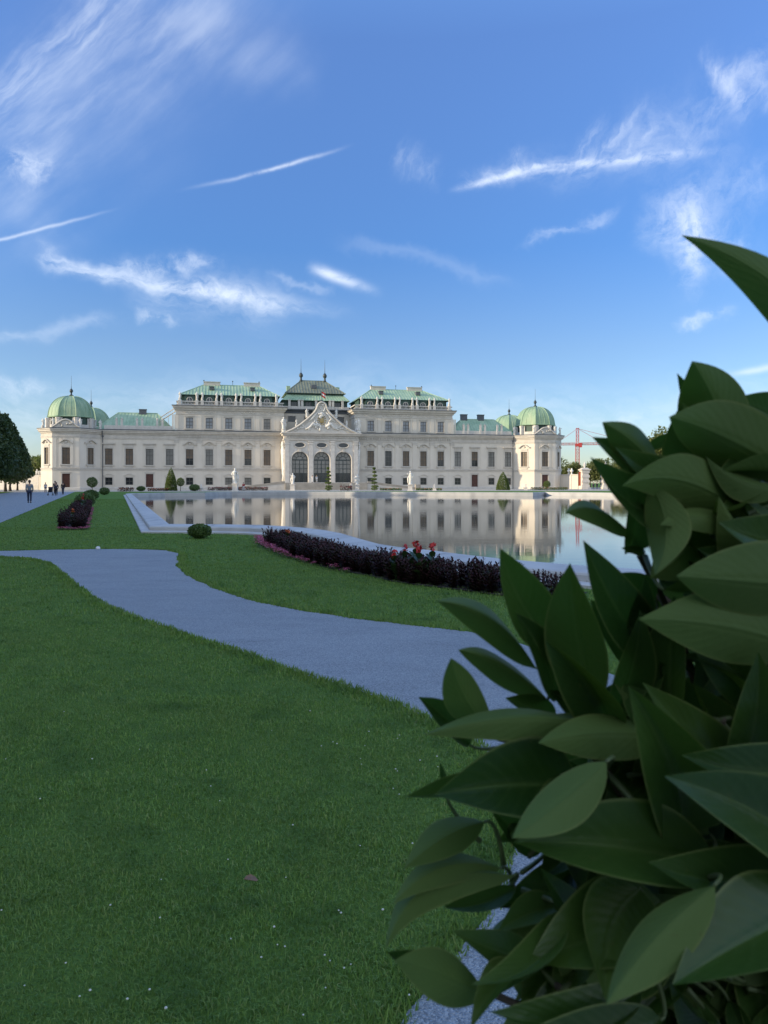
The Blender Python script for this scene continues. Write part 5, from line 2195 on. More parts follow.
def person(loc, rz, h, top, bottom, label, stride=0.12, hair=None, arms=(0.15, 0.15), bare_legs=False, group=None, bag=None):
    """a walking figure facing local +y"""
    k = h / 1.75
    t = empty('person', loc, rz, label, 'person', group)
    L, Rr = stride, -stride
    J = {'pel': (0, 0, .93), 'wst': (0, 0, 1.08), 'chs': (0, .01, 1.30), 'nck': (0, .01, 1.47), 'hd0': (0, .025, 1.55), 'hd1': (0, .03, 1.68),
         'hl': (-.095, 0, .90), 'kl': (-.10, L * .75 + .03, .50), 'al': (-.10, L, .09), 'fl': (-.11, L + .15, .035),
         'hr': (.095, 0, .90), 'kr': (.10, Rr * .6 + .04, .50), 'ar': (.10, Rr, .10), 'fr': (.11, Rr + .14, .035),
         'sl': (-.19, 0, 1.41), 'el': (-.235, -.02 - L * .4, 1.13), 'wl': (-.22, arms[0] * .6, .90), 'dl': (-.215, arms[0] * .7 + .03, .81),
         'sr': (.19, 0, 1.41), 'er': (.235, -.02 + L * .4, 1.13), 'wr': (.22, arms[1] * .6, .90), 'dr': (.215, arms[1] * .7 + .03, .81)}
    names = list(J)
    R = {'pel': (.15, .105), 'wst': (.13, .095), 'chs': (.155, .11), 'nck': .055, 'hd0': .075, 'hd1': .088, 'hl': .085, 'kl': .058, 'al': .042, 'fl': .036,
         'hr': .085, 'kr': .058, 'ar': .042, 'fr': .036, 'sl': .058, 'el': .044, 'wl': .030, 'dl': .034, 'sr': .058, 'er': .044, 'wr': .030, 'dr': .034}
    Ed = [('pel', 'wst'), ('wst', 'chs'), ('chs', 'nck'), ('nck', 'hd0'), ('hd0', 'hd1'), ('pel', 'hl'), ('hl', 'kl'), ('kl', 'al'), ('al', 'fl'), ('pel', 'hr'), ('hr', 'kr'),
          ('kr', 'ar'), ('ar', 'fr'), ('chs', 'sl'), ('sl', 'el'), ('el', 'wl'), ('wl', 'dl'), ('chs', 'sr'), ('sr', 'er'), ('er', 'wr'), ('wr', 'dr')]

    def sub(keys, grow, nm, mat, extra=None):
        ks = [n for n in keys]
        idx = {n: i for i, n in enumerate(ks)}
        ee = [(idx[a], idx[b]) for a, b in Ed if a in idx and b in idx]
        rr = []
        for n in ks:
            q = R[n]
            q = q if isinstance(q, tuple) else (q, q)
            rr.append(tuple((c + grow) * k for c in q))
        return link(bpy.data.objects.new(nm, skin_mesh(nm, [Vector(J[n]) * k for n in ks], ee, rr, mat)), t)
    sub(names, 0, 'body', skin_m)
    sub(['pel', 'wst', 'chs', 'sl', 'el', 'wl', 'sr', 'er', 'wr'], 0.017, 'shirt', top)
    if not bare_legs:
        sub(['pel', 'hl', 'kl', 'al', 'hr', 'kr', 'ar'], 0.020, 'trousers', bottom)
    else:
        sub(['pel', 'hl', 'kl', 'hr', 'kr'], 0.022, 'shorts', bottom)
    m = MB()
    m.ball((0, .005 * k, 1.685 * k), 0.112 * k, 12, 8, 0.92, 1.05, 1.1)
    m.build('hair', hair or hair_m, t, True)
    m = MB()
    m.ball((-.033 * k, .125 * k, 1.655 * k), 0.012 * k, 6, 4)
    m.ball((.033 * k, .125 * k, 1.655 * k), 0.012 * k, 6, 4)
    m.build('eyes', hair_m, t, True)
    for s_, nm in (('al', 'fl'), ('ar', 'fr')):
        a, b = Vector(J[s_]), Vector(J[nm])
        m = MB()
        m.tube([(a.x * k, (a.y - .05) * k, .045 * k), (a.x * k, (a.y + .05) * k, .05 * k), (b.x * k, (b.y + .03) * k, .035 * k)], [.05 * k, .055 * k, .042 * k], 9)
        m.build('shoe', shoe_m, t, True)
    if bag is not None:
        m = MB()
        m.box(-.15, .15, -.26, -.125, 1.02 * k, 1.42 * k)
        m.build('backpack', bag, t)
    return t


plaid = cloth('grey_plaid', (0.20, 0.24, 0.28))
navy = cloth('navy', (0.025, 0.035, 0.07))
blackc = cloth('black', (0.018, 0.018, 0.024))
white_c = cloth('white', (0.62, 0.62, 0.62))
bluej = cloth('denim', (0.07, 0.10, 0.18))
redc = cloth('red', (0.42, 0.05, 0.05))
pg = G(29.5, 503)
person((pg.x, pg.y, 0), 0.35, 1.80, plaid, navy, 'man in a grey checked shirt and navy trousers walking alone on the left gravel avenue', 0.14)
q = G(45.5, 492.8)
person((q.x, q.y, 0), PI + 0.4, 1.66, white_c, bluej, 'person in a white top and blue trousers beside the stroller, leftmost of the group', 0.10, hair_l)
q = G(50.4, 494.2)
person((q.x + 0.1, q.y + 1.3, 0), PI + 0.3, 1.86, blackc, blackc, 'tall person in black pushing the dark stroller', 0.16, arms=(0.6, 0.6))
q2 = G(56.3, 495.5)
person((q2.x, q2.y, 0), PI + 0.3, 1.66, navy, blackc, 'person in navy walking between the stroller and the rightmost walker', 0.13)
q3 = G(63, 494.5)
person((q3.x, q3.y, 0), PI + 0.2, 1.74, blackc, navy, 'person in a black jacket, rightmost of the walking group', 0.15)
# stroller
q = G(50.4, 495.6)
st = empty('stroller', (q.x, q.y, 0), PI + 0.3, 'dark stroller pushed along the avenue by the tall person in black', 'stroller')
m = MB()
for sx_ in (-1, 1):
    m.tube([(sx_ * .25, .42, .12), (sx_ * .25, -.1, .62), (sx_ * .25, -.48, 1.02)], .018, 6)
    m.tube([(sx_ * .25, -.35, .12), (sx_ * .25, .1, .60)], .018, 6)
m.tube([(-.25, -.48, 1.02), (.25, -.48, 1.02)], .024, 6)
m.build('stroller_frame', iron, st)
m = MB()
m.prism([(.40, .42), (.46, .62), (-.05, .60), (-.32, 1.02), (-.38, .98), (-.12, .46)], -.22, .22, Matrix(((0, 0, 1, 0), (1, 0, 0, 0), (0, 1, 0, 0), (0, 0, 0, 1))))
m.build('seat', blackc, st)
m = MB()
n = 8
for i in range(n):
    a0, a1 = PI * 0.15 + PI * 0.55 * i / n, PI * 0.15 + PI * 0.55 * (i + 1) / n
    p0_ = (-.12 + .38 * math.cos(a0), .78 + .34 * math.sin(a0))
    p1_ = (-.12 + .38 * math.cos(a1), .78 + .34 * math.sin(a1))
    m.quad((-.24, p0_[0], p0_[1]), (.24, p0_[0], p0_[1]), (.24, p1_[0], p1_[1]), (-.24, p1_[0], p1_[1]))
m.build('hood', navy, st)
for sx_ in (-1, 1):
    for (y, r_) in ((.42, .12), (-.35, .14)):
        m = MB()
        m.lathe([(r_ * .4, -.02), (r_, -.02), (r_, .02), (r_ * .4, .02)], 14, (0, 0, 0))
        o = m.build('wheel', shoe_m, st)
        o.rotation_euler = (0, PI / 2, 0)
        o.location = (sx_ * .29, y, r_)
# visitors on the terrace and by the gate, a few pixels each
def terrace_person(x, p, z, *a, **kw):
    u = (x - 384) / F
    s = (u * (DC - 0.9774 * p) - XC - 0.2113 * p) / (0.9774 - 0.2113 * u)
    q = pal(s, p, z)
    return person(q, *a, **kw)


terrace_person(312.4, 9.5, 1.70, 2.8, 1.75, white_c, white_c, 'person in white on the porch terrace, left of the white pair', 0.08, hair_l)
terrace_person(316.6, 9.5, 1.70, 3.3, 1.72, white_c, white_c, 'person in white on the porch terrace, right of the white pair', 0.08, hair_l)
terrace_person(351.0, 16.5, 0.0, 3.0, 1.75, white_c, navy, 'person in a white top standing at the foot of the terrace beside the right statue', 0.08)
terrace_person(243.5, 34.0, 0.0, 0.5, 1.72, redc, white_c, 'person in a red top right of the tallest white statue', 0.1, hair_l)
q = on_row(608.5, 178)
person(q, 2.6, 1.75, redc, navy, 'person in red at the gate, left of the two in red', 0.1)
q = on_row(612.0, 178)
person(q, 2.9, 1.68, redc, blackc, 'person in red at the gate, right of the two in red', 0.1)
q = on_row(597, 186)
person(q, 0.3, 1.78, blackc, navy, 'person in black between the banded gate piers', 0.12)
q = on_row(593.5, 188)
person(q, 0.2, 1.70, navy, blackc, 'person in navy just left of the person in black between the piers', 0.12)
# ------------------------------------------------------------------ the foreground shrub
def shrub_leaf_mat():
    m = bpy.data.materials.new('shrub_leaf')
    t = NT(m)
    b = t.n['Principled BSDF']
    uv = t.node('ShaderNodeUVMap')
    sep = t.node('ShaderNodeSeparateXYZ')
    t.l.new(uv.outputs[0], sep.inputs[0])
    u, v = sep.outputs[0], sep.outputs[1]          # u across -1..1 (stored 0..1), v along
    g = t.node('ShaderNodeNewGeometry')
    tc = t.node('ShaderNodeTexCoord')
    rnd = g.outputs['Random Per Island']
    top = t.ramp(rnd, [(0.0, (0.014, 0.040, 0.008)), (0.4, (0.024, 0.060, 0.012)), (0.75, (0.040, 0.088, 0.017)), (1.0, (0.068, 0.122, 0.022))])
    mott = t.noise(tc.outputs['Object'], 38.0, 4)
    top = t.mix(t.math('MULTIPLY', mott, 0.35), top, (0.020, 0.040, 0.012))
    under = t.ramp(rnd, [(0.0, (0.055, 0.098, 0.026)), (1.0, (0.105, 0.160, 0.046))])
    yn = t.node('ShaderNodeAttribute', attribute_name='light_tone')  # lifts chosen leaves: light from the sky put into their colour
    top = t.mix(yn.outputs['Fac'], top, (0.070, 0.130, 0.032))
    under = t.mix(yn.outputs['Fac'], under, (0.092, 0.148, 0.042))
    c = t.mix(g.outputs['Backfacing'], top, under)
    d = t.math('ABSOLUTE', t.math('SUBTRACT', u, 0.5))
    rib = t.ramp(d, [(0.0, (1, 1, 1)), (0.022, (0.6, 0.6, 0.6)), (0.05, (0, 0, 0))])
    c = t.mix(t.math('MULTIPLY', rib, 0.55), c, (0.085, 0.140, 0.040))
    wv = t.math('SINE', t.math('ADD', t.math('MULTIPLY', t.math('SUBTRACT', v, t.math('MULTIPLY', d, 0.55)), 62.0), t.math('MULTIPLY', mott, 2.5)))
    vein = t.ramp(wv, [(0.80, (0, 0, 0)), (1.0, (1, 1, 1))])
    c = t.mix(t.math('MULTIPLY', vein, t.math('MULTIPLY', mott, 0.30)), c, (0.075, 0.125, 0.035))
    edge = t.ramp(d, [(0.455, (0, 0, 0)), (0.488, (1, 1, 1))])
    c = t.mix(t.math('MULTIPLY', edge, 0.8), c, (0.15, 0.19, 0.06))
    t.l.new(c, b.inputs['Base Color'])
    rg = t.math('ADD', 0.24, t.math('MULTIPLY', mott, 0.20))
    rg = t.math('ADD', rg, t.math('MULTIPLY', g.outputs['Backfacing'], 0.25))
    t.l.new(rg, b.inputs['Roughness'])
    t.l.new(t.math('SUBTRACT', 0.40, t.math('MULTIPLY', g.outputs['Backfacing'], 0.22)), b.inputs['Specular IOR Level'])
    spots = t.ramp(t.noise(tc.outputs['Object'], 140.0, 2, 0.5), [(0.70, (0, 0, 0)), (0.76, (1, 1, 1))])
    c = t.mix(t.math('MULTIPLY', spots, 0.5), c, (0.09, 0.10, 0.03))
    t.l.new(c, b.inputs['Base Color'])
    # side veins and the midrib as relief
    w = t.math('SINE', t.math('MULTIPLY', t.math('SUBTRACT', v, t.math('MULTIPLY', d, 0.55)), 75.0))
    h = t.math('ADD', t.math('MULTIPLY', w, t.math('MULTIPLY', mott, 0.12)), t.math('MULTIPLY', rib, -1.2))
    h = t.math('ADD', h, t.math('MULTIPLY', t.noise(tc.outputs['Object'], 90.0, 3), 0.7))
    bn = t.node('ShaderNodeBump')
    bn.inputs['Strength'].default_value = 0.35
    bn.inputs['Distance'].default_value = 0.0022
    t.l.new(h, bn.inputs['Height'])
    t.l.new(bn.outputs[0], b.inputs['Normal'])
    tr = t.node('ShaderNodeBsdfTranslucent')
    tr.inputs[0].default_value = (0.09, 0.19, 0.022, 1)
    mx = t.node('ShaderNodeMixShader')
    mx.inputs[0].default_value = 0.28
    t.l.new(b.outputs[0], mx.inputs[1])
    t.l.new(tr.outputs[0], mx.inputs[2])
    t.l.new(mx.outputs[0], t.n['Material Output'].inputs[0])
    return m


NT_, NV_ = 16, 8
LV, LF, LUV, LLIGHT_TONE = [], [], [], []
tw = MB()
tw2 = MB()


def width_prof(t):
    return 3.36 * (t + 0.004) ** 0.74 * max(0.0, 1.0 - t) ** 1.05


def leaf(base, tip, W, nrm, roll=0.0, fold=0.25, curl=0.0, bow=0.0, wav=0.3, seed=0, twig=None, light_tone=0.0):
    """one leaf: base and tip points, width, the side its upper face looks to"""
    base, tip = Vector(base), Vector(tip)
    a = tip - base
    L = a.length
    a.normalize()
    n0 = (nrm - a * nrm.dot(a)).normalized()
    s0 = a.cross(n0).normalized()
    q = Matrix.Rotation(roll, 3, a)
    n1, s1 = q @ n0, q @ s0
    r = random.Random(seed)
    ph, f1, f2 = r.uniform(0, 6), r.uniform(5, 9), r.uniform(0.6, 1.4)
    droop = r.uniform(-0.22, 0.34)
    fold *= r.uniform(1.1, 2.3)
    i0 = len(LV)
    for i in range(NT_ + 1):
        t = i / NT_
        w = width_prof(t) * W / 2
        c = base + a * (L * t) - n0 * (L * droop * (t * t - t)) + s0 * (curl * L * 4 * t * (1 - t)) + n0 * (bow * L * (4 * t * (1 - t)))
        for j in range(NV_ + 1):
            v = -1 + 2 * j / NV_
            lift = fold * abs(v) ** 1.12 * w + wav * 0.22 * w * math.sin(f1 * t + ph + (1.5 if v > 0 else 0)) * v * v
            p = c + s1 * (v * w * (1 - 0.12 * fold * fold)) + n1 * lift
            LV.append(tuple(p))
    for i in range(NT_):
        for j in range(NV_):
            b0 = i0 + i * (NV_ + 1) + j
            LLIGHT_TONE.append(light_tone)
            LF.append((b0, b0 + 1, b0 + NV_ + 2, b0 + NV_ + 1))
            LUV.append([((j) / NV_, i / NT_), ((j + 1) / NV_, i / NT_), ((j + 1) / NV_, (i + 1) / NT_), (j / NV_, (i + 1) / NT_)])
    if twig is not None:
        # a short stalk that bends towards the nearest branch end
        n_ = min(HUBS, key=lambda h: (h - base).length)
        tod = (n_ - base)
        g = base - a * min(0.016, tod.length * 0.25) if tod.length > 0.03 else base + tod * 0.5
        e = base + tod * min(1.0, 0.045 / max(0.045, tod.length))
        pts_ = []
        for q_ in range(7):
            u = q_ / 6
            pts_.append(base * (1 - u) ** 2 + g * (2 * u * (1 - u)) + e * u * u)
        tw.tube(pts_, [0.0010 + 0.0002 * q_ for q_ in range(7)], 6)


# the ends of the branches, and the branches themselves
HUBS = [P3(x, y, d) for x, y, d in ((512, 884, .58), (548, 925, .58), (492, 992, .52), (552, 668, .62), (580, 738, .59), (643, 552, .61), (668, 505, .61),
                                    (745, 470, .63), (606, 772, .57), (700, 872, .55), (650, 640, .62), (700, 560, .62), (760, 600, .58), (720, 720, .58), (760, 800, .55),
                                    (640, 930, .55), (560, 990, .54), (790, 380, .60))]
CEN = Vector((0.45, 0.78, 1.33))             # heart of the shrub


def branch_pt(p):
    return p.lerp(CEN, 0.38) + Vector((0, 0.03, -0.035))


LIGHT_TONE = {(655, 575): 1.0, (512, 838): 0.9, (606, 1005): 1.0, (538, 743): 0.9, (395, 960): 0.7, (452, 930): 0.5, (498, 932): 0.6, (570, 563): 0.5, (436, 601): 0.6,  # per-leaf brightness, sky light on upturned faces included, put into the colour
         (458, 650): 0.7, (451, 658): 0.6, (424, 735): 0.4, (404, 868): 0.6, (487, 737): 0.5, (565, 513): 0.5, (638, 619): 0.4, (392, 905): 0.4, (385, 950): 0.4, (664, 776): 0.2}


def pl(tip, base, w, dt=0.55, db=0.60, side=1, roll=0.0, fold=0.3, curl=0.0, bow=0.0, seed=None, light_tone=0.0):
    """a leaf seen in the photo: tip and base pixels, its width there, its two distances; side 1 shows its upper face"""
    T, B = P3(tip[0], tip[1], dt), P3(base[0], base[1], db)
    W = w / F * (dt + db) / 2 / max(0.35, math.cos(roll)) * 0.86
    mid = (T + B) / 2
    view = (Vector((0, 0, CAM_H)) - mid).normalized()
    leaf(B, T, W, view * side, roll, fold, curl, bow, 0.4, seed if seed is not None else int(tip[0] * 7 + tip[1]), branch_pt(B), light_tone if light_tone else LIGHT_TONE.get(tip, 0.0))


# --- the leaves one can tell apart, front to back
pl((681, 235), (852, 408), 62, .52, .56, -1, .3, .3, -.115, .0)
pl((692, 361), (736, 478), 82, .54, .60, -1, .25, .45, -.04)
pl((677, 373), (775, 455), 62, .58, .62, 1, .5, .3, -.18)
pl((705, 371), (785, 452), 55, .59, .64, 1, .6, .3, -.15)
pl((669, 417), (800, 480), 84, .52, .58, -1, -.2, .25, -.03)
pl((682, 402), (752, 548), 92, .56, .62, -1, .1, .35, .06)
pl((735, 398), (800, 430), 50, .60, .62, 1, .3, .3)
pl((602, 422), (662, 488), 50, .55, .60, -1, .3, .6, -.08)
pl((592, 437), (650, 494), 36, .565, .61, 1, .7, .3, .05)
pl((615, 447), (712, 482), 46, .54, .60, 1, .4, .3, -.08)
pl((675, 431), (648, 449), 14, .60, .62, 1, .3)
pl((590, 457), (672, 512), 50, .53, .60, 1, .65, .3, -.10)
pl((622, 486), (748, 516), 62, .51, .58, -1, -.2, .25, -.10)
pl((655, 575), (652, 486), 50, .525, .55, -1, .35, .25, .12)
pl((565, 513), (632, 535), 27, .54, .59, -1, .7, .3, -.12)
pl((628, 492), (628, 552), 42, .57, .60, 1, .45, .4, .10)
pl((621, 548), (644, 553), 11, .58, .59, 1, .4)
pl((660, 525), (750, 530), 30, .53, .58, -1, .5, .3, -.08)
pl((650, 578), (712, 522), 62, .57, .62, -1, -.2, .25, .04)
pl((718, 522), (812, 548), 62, .53, .58, 1, .4, .3, -.05)
pl((696, 548), (800, 575), 50, .56, .60, 1, .5, .3, -.05)
pl((676, 576), (830, 588), 92, .49, .56, -1, -.25, .2, .0)
pl((638, 619), (800, 650), 88, .50, .57, -1, -.1, .2, -.04)
pl((500, 548), (560, 652), 58, .54, .60, 1, .35, .45, -.05)
pl((570, 563), (592, 700), 70, .52, .58, 1, -.35, .3, -.02)
pl((583, 540), (652, 652), 58, .56, .62, 1, .45, .35, -.04)
pl((612, 574), (655, 600), 34, .60, .62, 1, .4, .3)
pl((645, 575), (632, 640), 30, .58, .62, 1, .7, .4)
pl((436, 601), (536, 668), 40, .55, .61, -1, .35, .55, -.10)
pl((458, 650), (548, 700), 36, .56, .62, -1, .35, .55, -.06)
pl((451, 658), (492, 735), 48, .53, .58, -1, .2, .35, .05)
pl((418, 697), (470, 745), 32, .57, .61, 1, .4, .3, .03)
pl((505, 698), (556, 716), 30, .60, .63, 1, .3, .35)
pl((515, 612), (556, 700), 40, .55, .60, 1, .55, .35, .05)
pl((545, 640), (612, 740), 56, .53, .59, 1, -.45, .4, .06)
pl((640, 610), (612, 712), 46, .57, .62, 1, .5, .35, .06)
pl((424, 735), (600, 728), 42, .50, .57, -1, .45, .55, -.06)
pl((487, 737), (655, 722), 34, .53, .60, -1, .5, .5, -.05)
pl((538, 743), (668, 738), 56, .50, .57, -1, .3, .45, -.04)
pl((434, 795), (575, 788), 96, .49, .56, 1, .2, .3, .03)
pl((405, 797), (492, 772), 24, .54, .58, 1, .5, .35, -.05)
pl((440, 762), (446, 795), 9, .57, .58, 1, .2)
pl((512, 838), (606, 762), 56, .44, .49, -1, .25, .35, .02)
pl((509, 835), (560, 775), 30, .50, .55, 1, .6, .3, -.14)
pl((404, 868), (484, 822), 44, .50, .56, -1, .1, .35, -.05)
pl((514, 842), (716, 864), 96, .46, .53, 1, .3, .3, .02)
pl((385, 950), (512, 876), 42, .47, .54, -1, .4, .3, -.18)
pl((392, 905), (500, 868), 36, .49, .55, -1, .3, .35, -.12)
pl((443, 907), (515, 888), 25, .53, .57, 1, .45, .3, -.06)
pl((452, 930), (530, 958), 44, .50, .56, 1, .3, .35, -.03)
pl((498, 932), (560, 906), 36, .52, .56, 1, .3, .35, .05)
pl((471, 985), (562, 914), 36, .46, .53, 1, .65, .35, -.12)
pl((395, 960), (486, 996), 56, .45, .51, -1, .15, .3, -.02)
pl((387, 952), (444, 968), 26, .49, .52, 1, .5, .3, -.06)
pl((628, 685), (682, 830), 98, .50, .57, 1, .2, .35, .05)
pl((642, 682), (760, 790), 60, .54, .60, 1, .5, .3, -.03)
pl((681, 755), (830, 766), 62, .48, .55, 1, .3, .35, -.05)
pl((664, 776), (850, 884), 96, .45, .52, 1, .2, .3, .05)
pl((648, 862), (812, 868), 68, .47, .54, 1, .35, .3, -.06)
pl((606, 1005), (714, 886), 62, .42, .46, -1, .3, .35, -.04)
pl((672, 985), (830, 905), 104, .43, .50, 1, .3, .3, .02)
pl((606, 1002), (640, 890), 92, .47, .54, 1, -.3, .35, .10)
pl((528, 962), (660, 902), 96, .49, .55, 1, .25, .3, -.02)
pl((758, 652), (738, 770), 62, .53, .58, 1, .35, .35, .05)
pl((490, 1012), (640, 990), 50, .45, .51, 1, .4, .4, -.08)
pl((470, 1030), (520, 965), 34, .47, .52, 1, .4, .4, .05)
pl((505, 1040), (660, 1020), 60, .44, .50, 1, .4, .4, -.06)
pl((540, 868), (590, 960), 46, .53, .57, 1, .4, .35, .03)
pl((700, 545), (760, 480), 60, .60, .64, 1, .4, .3)
pl((590, 600), (645, 665), 50, .60, .64, 1, .4, .3)
pl((498, 908), (578, 866), 44, .56, .61, 1, .3, .35, -.05)
pl((484, 948), (556, 918), 40, .54, .58, -1, .4, .35, -.06)
pl((480, 1004), (548, 952), 44, .53, .57, 1, .3, .4, .05)
pl((520, 1032), (584, 978), 46, .52, .56, 1, .3, .35, -.04)
pl((540, 880), (596, 832), 42, .58, .62, 1, .5, .35)
pl((522, 892), (604, 928), 48, .56, .60, 1, -.3, .4, .04)
pl((556, 1010), (600, 940), 44, .53, .58, 1, .3, .4, .06)
pl((497, 842), (556, 812), 34, .58, .62, 1, .4, .35, -.05)
pl((530, 985), (590, 925), 44, .56, .60, 1, .3, .35, .05)
pl((506, 975), (556, 1000), 32, .54, .58, -1, .3, .35)
pl((545, 905), (610, 880), 36, .60, .64, 1, .4, .35, .05)
pl((560, 850), (620, 905), 44, .58, .62, 1, -.4, .35, .04)
pl((486, 800), (545, 845), 40, .58, .63, 1, .2, .35, -.05)
pl((520, 770), (575, 800), 34, .57, .62, 1, .5, .35)
pl((548, 690), (610, 745), 48, .58, .63, 1, .2, .4, .04)
pl((600, 830), (655, 780), 50, .57, .62, 1, .3, .4, .04)
pl((625, 930), (700, 900), 50, .53, .58, -1, .4, .4, -.05)
pl((520, 1012), (575, 960), 40, .53, .57, 1, .4, .4, .05)
pl((690, 640), (760, 700), 56, .57, .62, 1, -.3, .4, .04)
pl((660, 660), (700, 740), 50, .58, .63, 1, .4, .4, -.04)
pl((700, 470), (772, 520), 50, .57, .62, 1, .4, .4, -.05)

# --- the rest of the shrub, behind these leaves and out to the right and below
EDGE = [(712, 440), (690, 480), (665, 520), (668, 560), (650, 600), (600, 655), (575, 690), (548, 740), (505, 760), (498, 800), (525, 845), (570, 880), (548, 930),
        (530, 965), (500, 1000), (490, 1024), (490, 1500), (3000, 1500), (3000, 380), (900, 380), (790, 420)]
rs = random.Random(77)
made = 0
tries = 0
while made < 430 and tries < 12000:
    tries += 1
    d = Vector((rs.gauss(0, 1), rs.gauss(0, 1), rs.gauss(0, 1))).normalized()
    rad = rs.uniform(0.35, 1.0) ** 0.5
    mid = CEN + Vector((d.x * 0.40, d.y * 0.30, d.z * 0.52)) * rad
    if mid.y < 0.40 or mid.z < 0.78:
        continue
    px_, py_ = 384 + mid.x / mid.y * F, HOR + (CAM_H - mid.z) / mid.y * F
    if px_ < 800 and mid.y < 0.58 and py_ < 1060:
        continue
    out = (d + Vector((rs.gauss(0, .5), rs.gauss(0, .5), rs.gauss(0.2, .5)))).normalized()
    L = rs.uniform(0.075, 0.11)
    B, T = mid - out * L / 2, mid + out * L / 2
    ok = True
    for q in (B, T, mid):
        if q.y < 0.3:
            ok = False
            break
        qx, qy = 384 + q.x / q.y * F, HOR + (CAM_H - q.z) / q.y * F
        if not in_poly(qx, qy, EDGE):
            ok = False
            break
    if not ok:
        continue
    nrm = (d * 0.7 + Vector((0, 0, 0.8)) + Vector((rs.gauss(0, .4), rs.gauss(0, .4), 0))).normalized()
    leaf(B, T, L * rs.uniform(0.40, 0.5), nrm, rs.uniform(-.3, .3), rs.uniform(.15, .45), rs.uniform(-.08, .08), rs.uniform(-.05, .12), .4, made, branch_pt(B))
    made += 1

# smaller leaves among the large ones
made3 = 0
INNER = [(735, 470), (690, 500), (670, 560), (650, 620), (600, 680), (570, 720), (540, 770), (560, 830), (600, 880), (580, 940), (540, 1000), (540, 1060), (900, 1060), (900, 430)]
while made3 < 85:
    qx, qy = rs.uniform(530, 800), rs.uniform(440, 1050)
    if not in_poly(qx, qy, INNER):
        continue
    mid = P3(qx, qy, rs.uniform(0.56, 0.64))
    d = Vector((-0.6 + rs.gauss(0, .5), -0.3 + rs.gauss(0, .3), 0.25 + rs.gauss(0, .55))).normalized()
    L = rs.uniform(0.05, 0.085)
    B, T = mid - d * L / 2, mid + d * L / 2
    if not all(in_poly(384 + q.x / q.y * F, HOR + (CAM_H - q.z) / q.y * F, EDGE) for q in (B, T)):
        continue
    nrm = (Vector((rs.gauss(-.2, .5), -0.5, 0.9)) + Vector((rs.gauss(0, .4), rs.gauss(0, .4), 0))).normalized()
    leaf(B, T, L * rs.uniform(0.34, 0.44), nrm * (1 if rs.random() < 0.7 else -1), rs.uniform(-.6, .6), rs.uniform(.3, .6), rs.uniform(-.12, .12), rs.uniform(-.05, .14), .4, 3000 + made3, branch_pt(B))
    made3 += 1
made2 = 0
while made2 < 340:
    qx, qy = rs.uniform(505, 860), rs.uniform(430, 1090)
    if not in_poly(qx, qy, EDGE):
        continue
    dd = rs.uniform(0.60, 0.86)
    mid = P3(qx, qy, dd)
    d = Vector((-0.5 + rs.gauss(0, .5), -0.35 + rs.gauss(0, .35), 0.35 + rs.gauss(0, .5)))
    if rs.random() < 0.3:
        d.z = -abs(d.z)
    d.normalize()
    L = rs.uniform(0.08, 0.11)
    B, T = mid - d * L / 2, mid + d * L / 2
    if not all(in_poly(384 + q.x / q.y * F, HOR + (CAM_H - q.z) / q.y * F, EDGE) for q in (B, T)):
        continue
    nrm = (Vector((rs.gauss(0, .5), -0.6, 0.9)) + Vector((rs.gauss(0, .4), rs.gauss(0, .4), 0))).normalized()
    leaf(B, T, L * rs.uniform(0.38, 0.46), nrm * (1 if rs.random() < 0.75 else -1), rs.uniform(-.6, .6), rs.uniform(.2, .5), rs.uniform(-.1, .1), rs.uniform(-.05, .12), .4, 1000 + made2, branch_pt(B))
    made2 += 1

shrub = empty('shrub', (0.45, 0.80, 0.0), 0, 'large dark green broad leaved shrub filling the right foreground, close to the camera', 'shrub')
me = bpy.data.meshes.new('leaves')
off = Vector(shrub.location)
me.from_pydata([tuple(Vector(p) - off) for p in LV], [], LF)
uvl = me.uv_layers.new(name='UVMap')
flat = []
for q in LUV:
    for p in q:
        flat += [p[0], p[1]]
uvl.data.foreach_set('uv', flat)
ya = me.attributes.new('light_tone', 'FLOAT', 'FACE')
ya.data.foreach_set('value', LLIGHT_TONE)
me.polygons.foreach_set('use_smooth', [True] * len(me.polygons))
me.materials.append(shrub_leaf_mat())
me.update()
link(bpy.data.objects.new('leaves', me), shrub)
twig_mat = surf('green_twig', (0.085, 0.12, 0.04), (0.055, 0.08, 0.03), 30, 0.6)
tw.v = [tuple(Vector(p) - off) for p in tw.v]
tw.build('twigs', twig_mat, shrub, True)
for h_ in HUBS:
    h_ = h_ - off
    r_ = random.Random(int(h_.z * 1e4))
    z0_ = max(0.62, h_.z - 0.42)
    b0_ = Vector((0, 0, z0_))
    c_ = Vector((h_.x * 0.45, h_.y * 0.5 + 0.06, h_.z * 0.45 + z0_ * 0.55 + 0.02))
    pts_ = []
    for q_ in range(11):
        u = q_ / 10
        pts_.append(b0_ * (1 - u) ** 2 + c_ * (2 * u * (1 - u)) + h_ * u * u + Vector((r_.uniform(-.003, .003), r_.uniform(-.003, .003), r_.uniform(-.003, .003))))
    tw2.tube(pts_, [0.0075 - 0.0005 * q_ for q_ in range(11)], 7)
tw2.build('branches', bark, shrub, True)
m = MB()
m.tube([(0, 0, 0.42), (0.015, 0.01, 0.7), (0, -0.01, 1.0), (0.01, 0, 1.3)], [0.032, 0.028, 0.022, 0.012], 10)
rb = random.Random(4)
for k in range(16):
    a = k * 2.4
    z = 0.75 + 0.05 * k
    q = rb.uniform(0.16, 0.26)
    m.tube([(0, 0, z * 0.92), (q * 0.5 * math.cos(a), q * 0.45 * math.sin(a), z + 0.08), (q * math.cos(a), q * 0.75 * math.sin(a), z + rb.uniform(0.15, 0.3))],
           [0.012, 0.008, 0.003], 7)
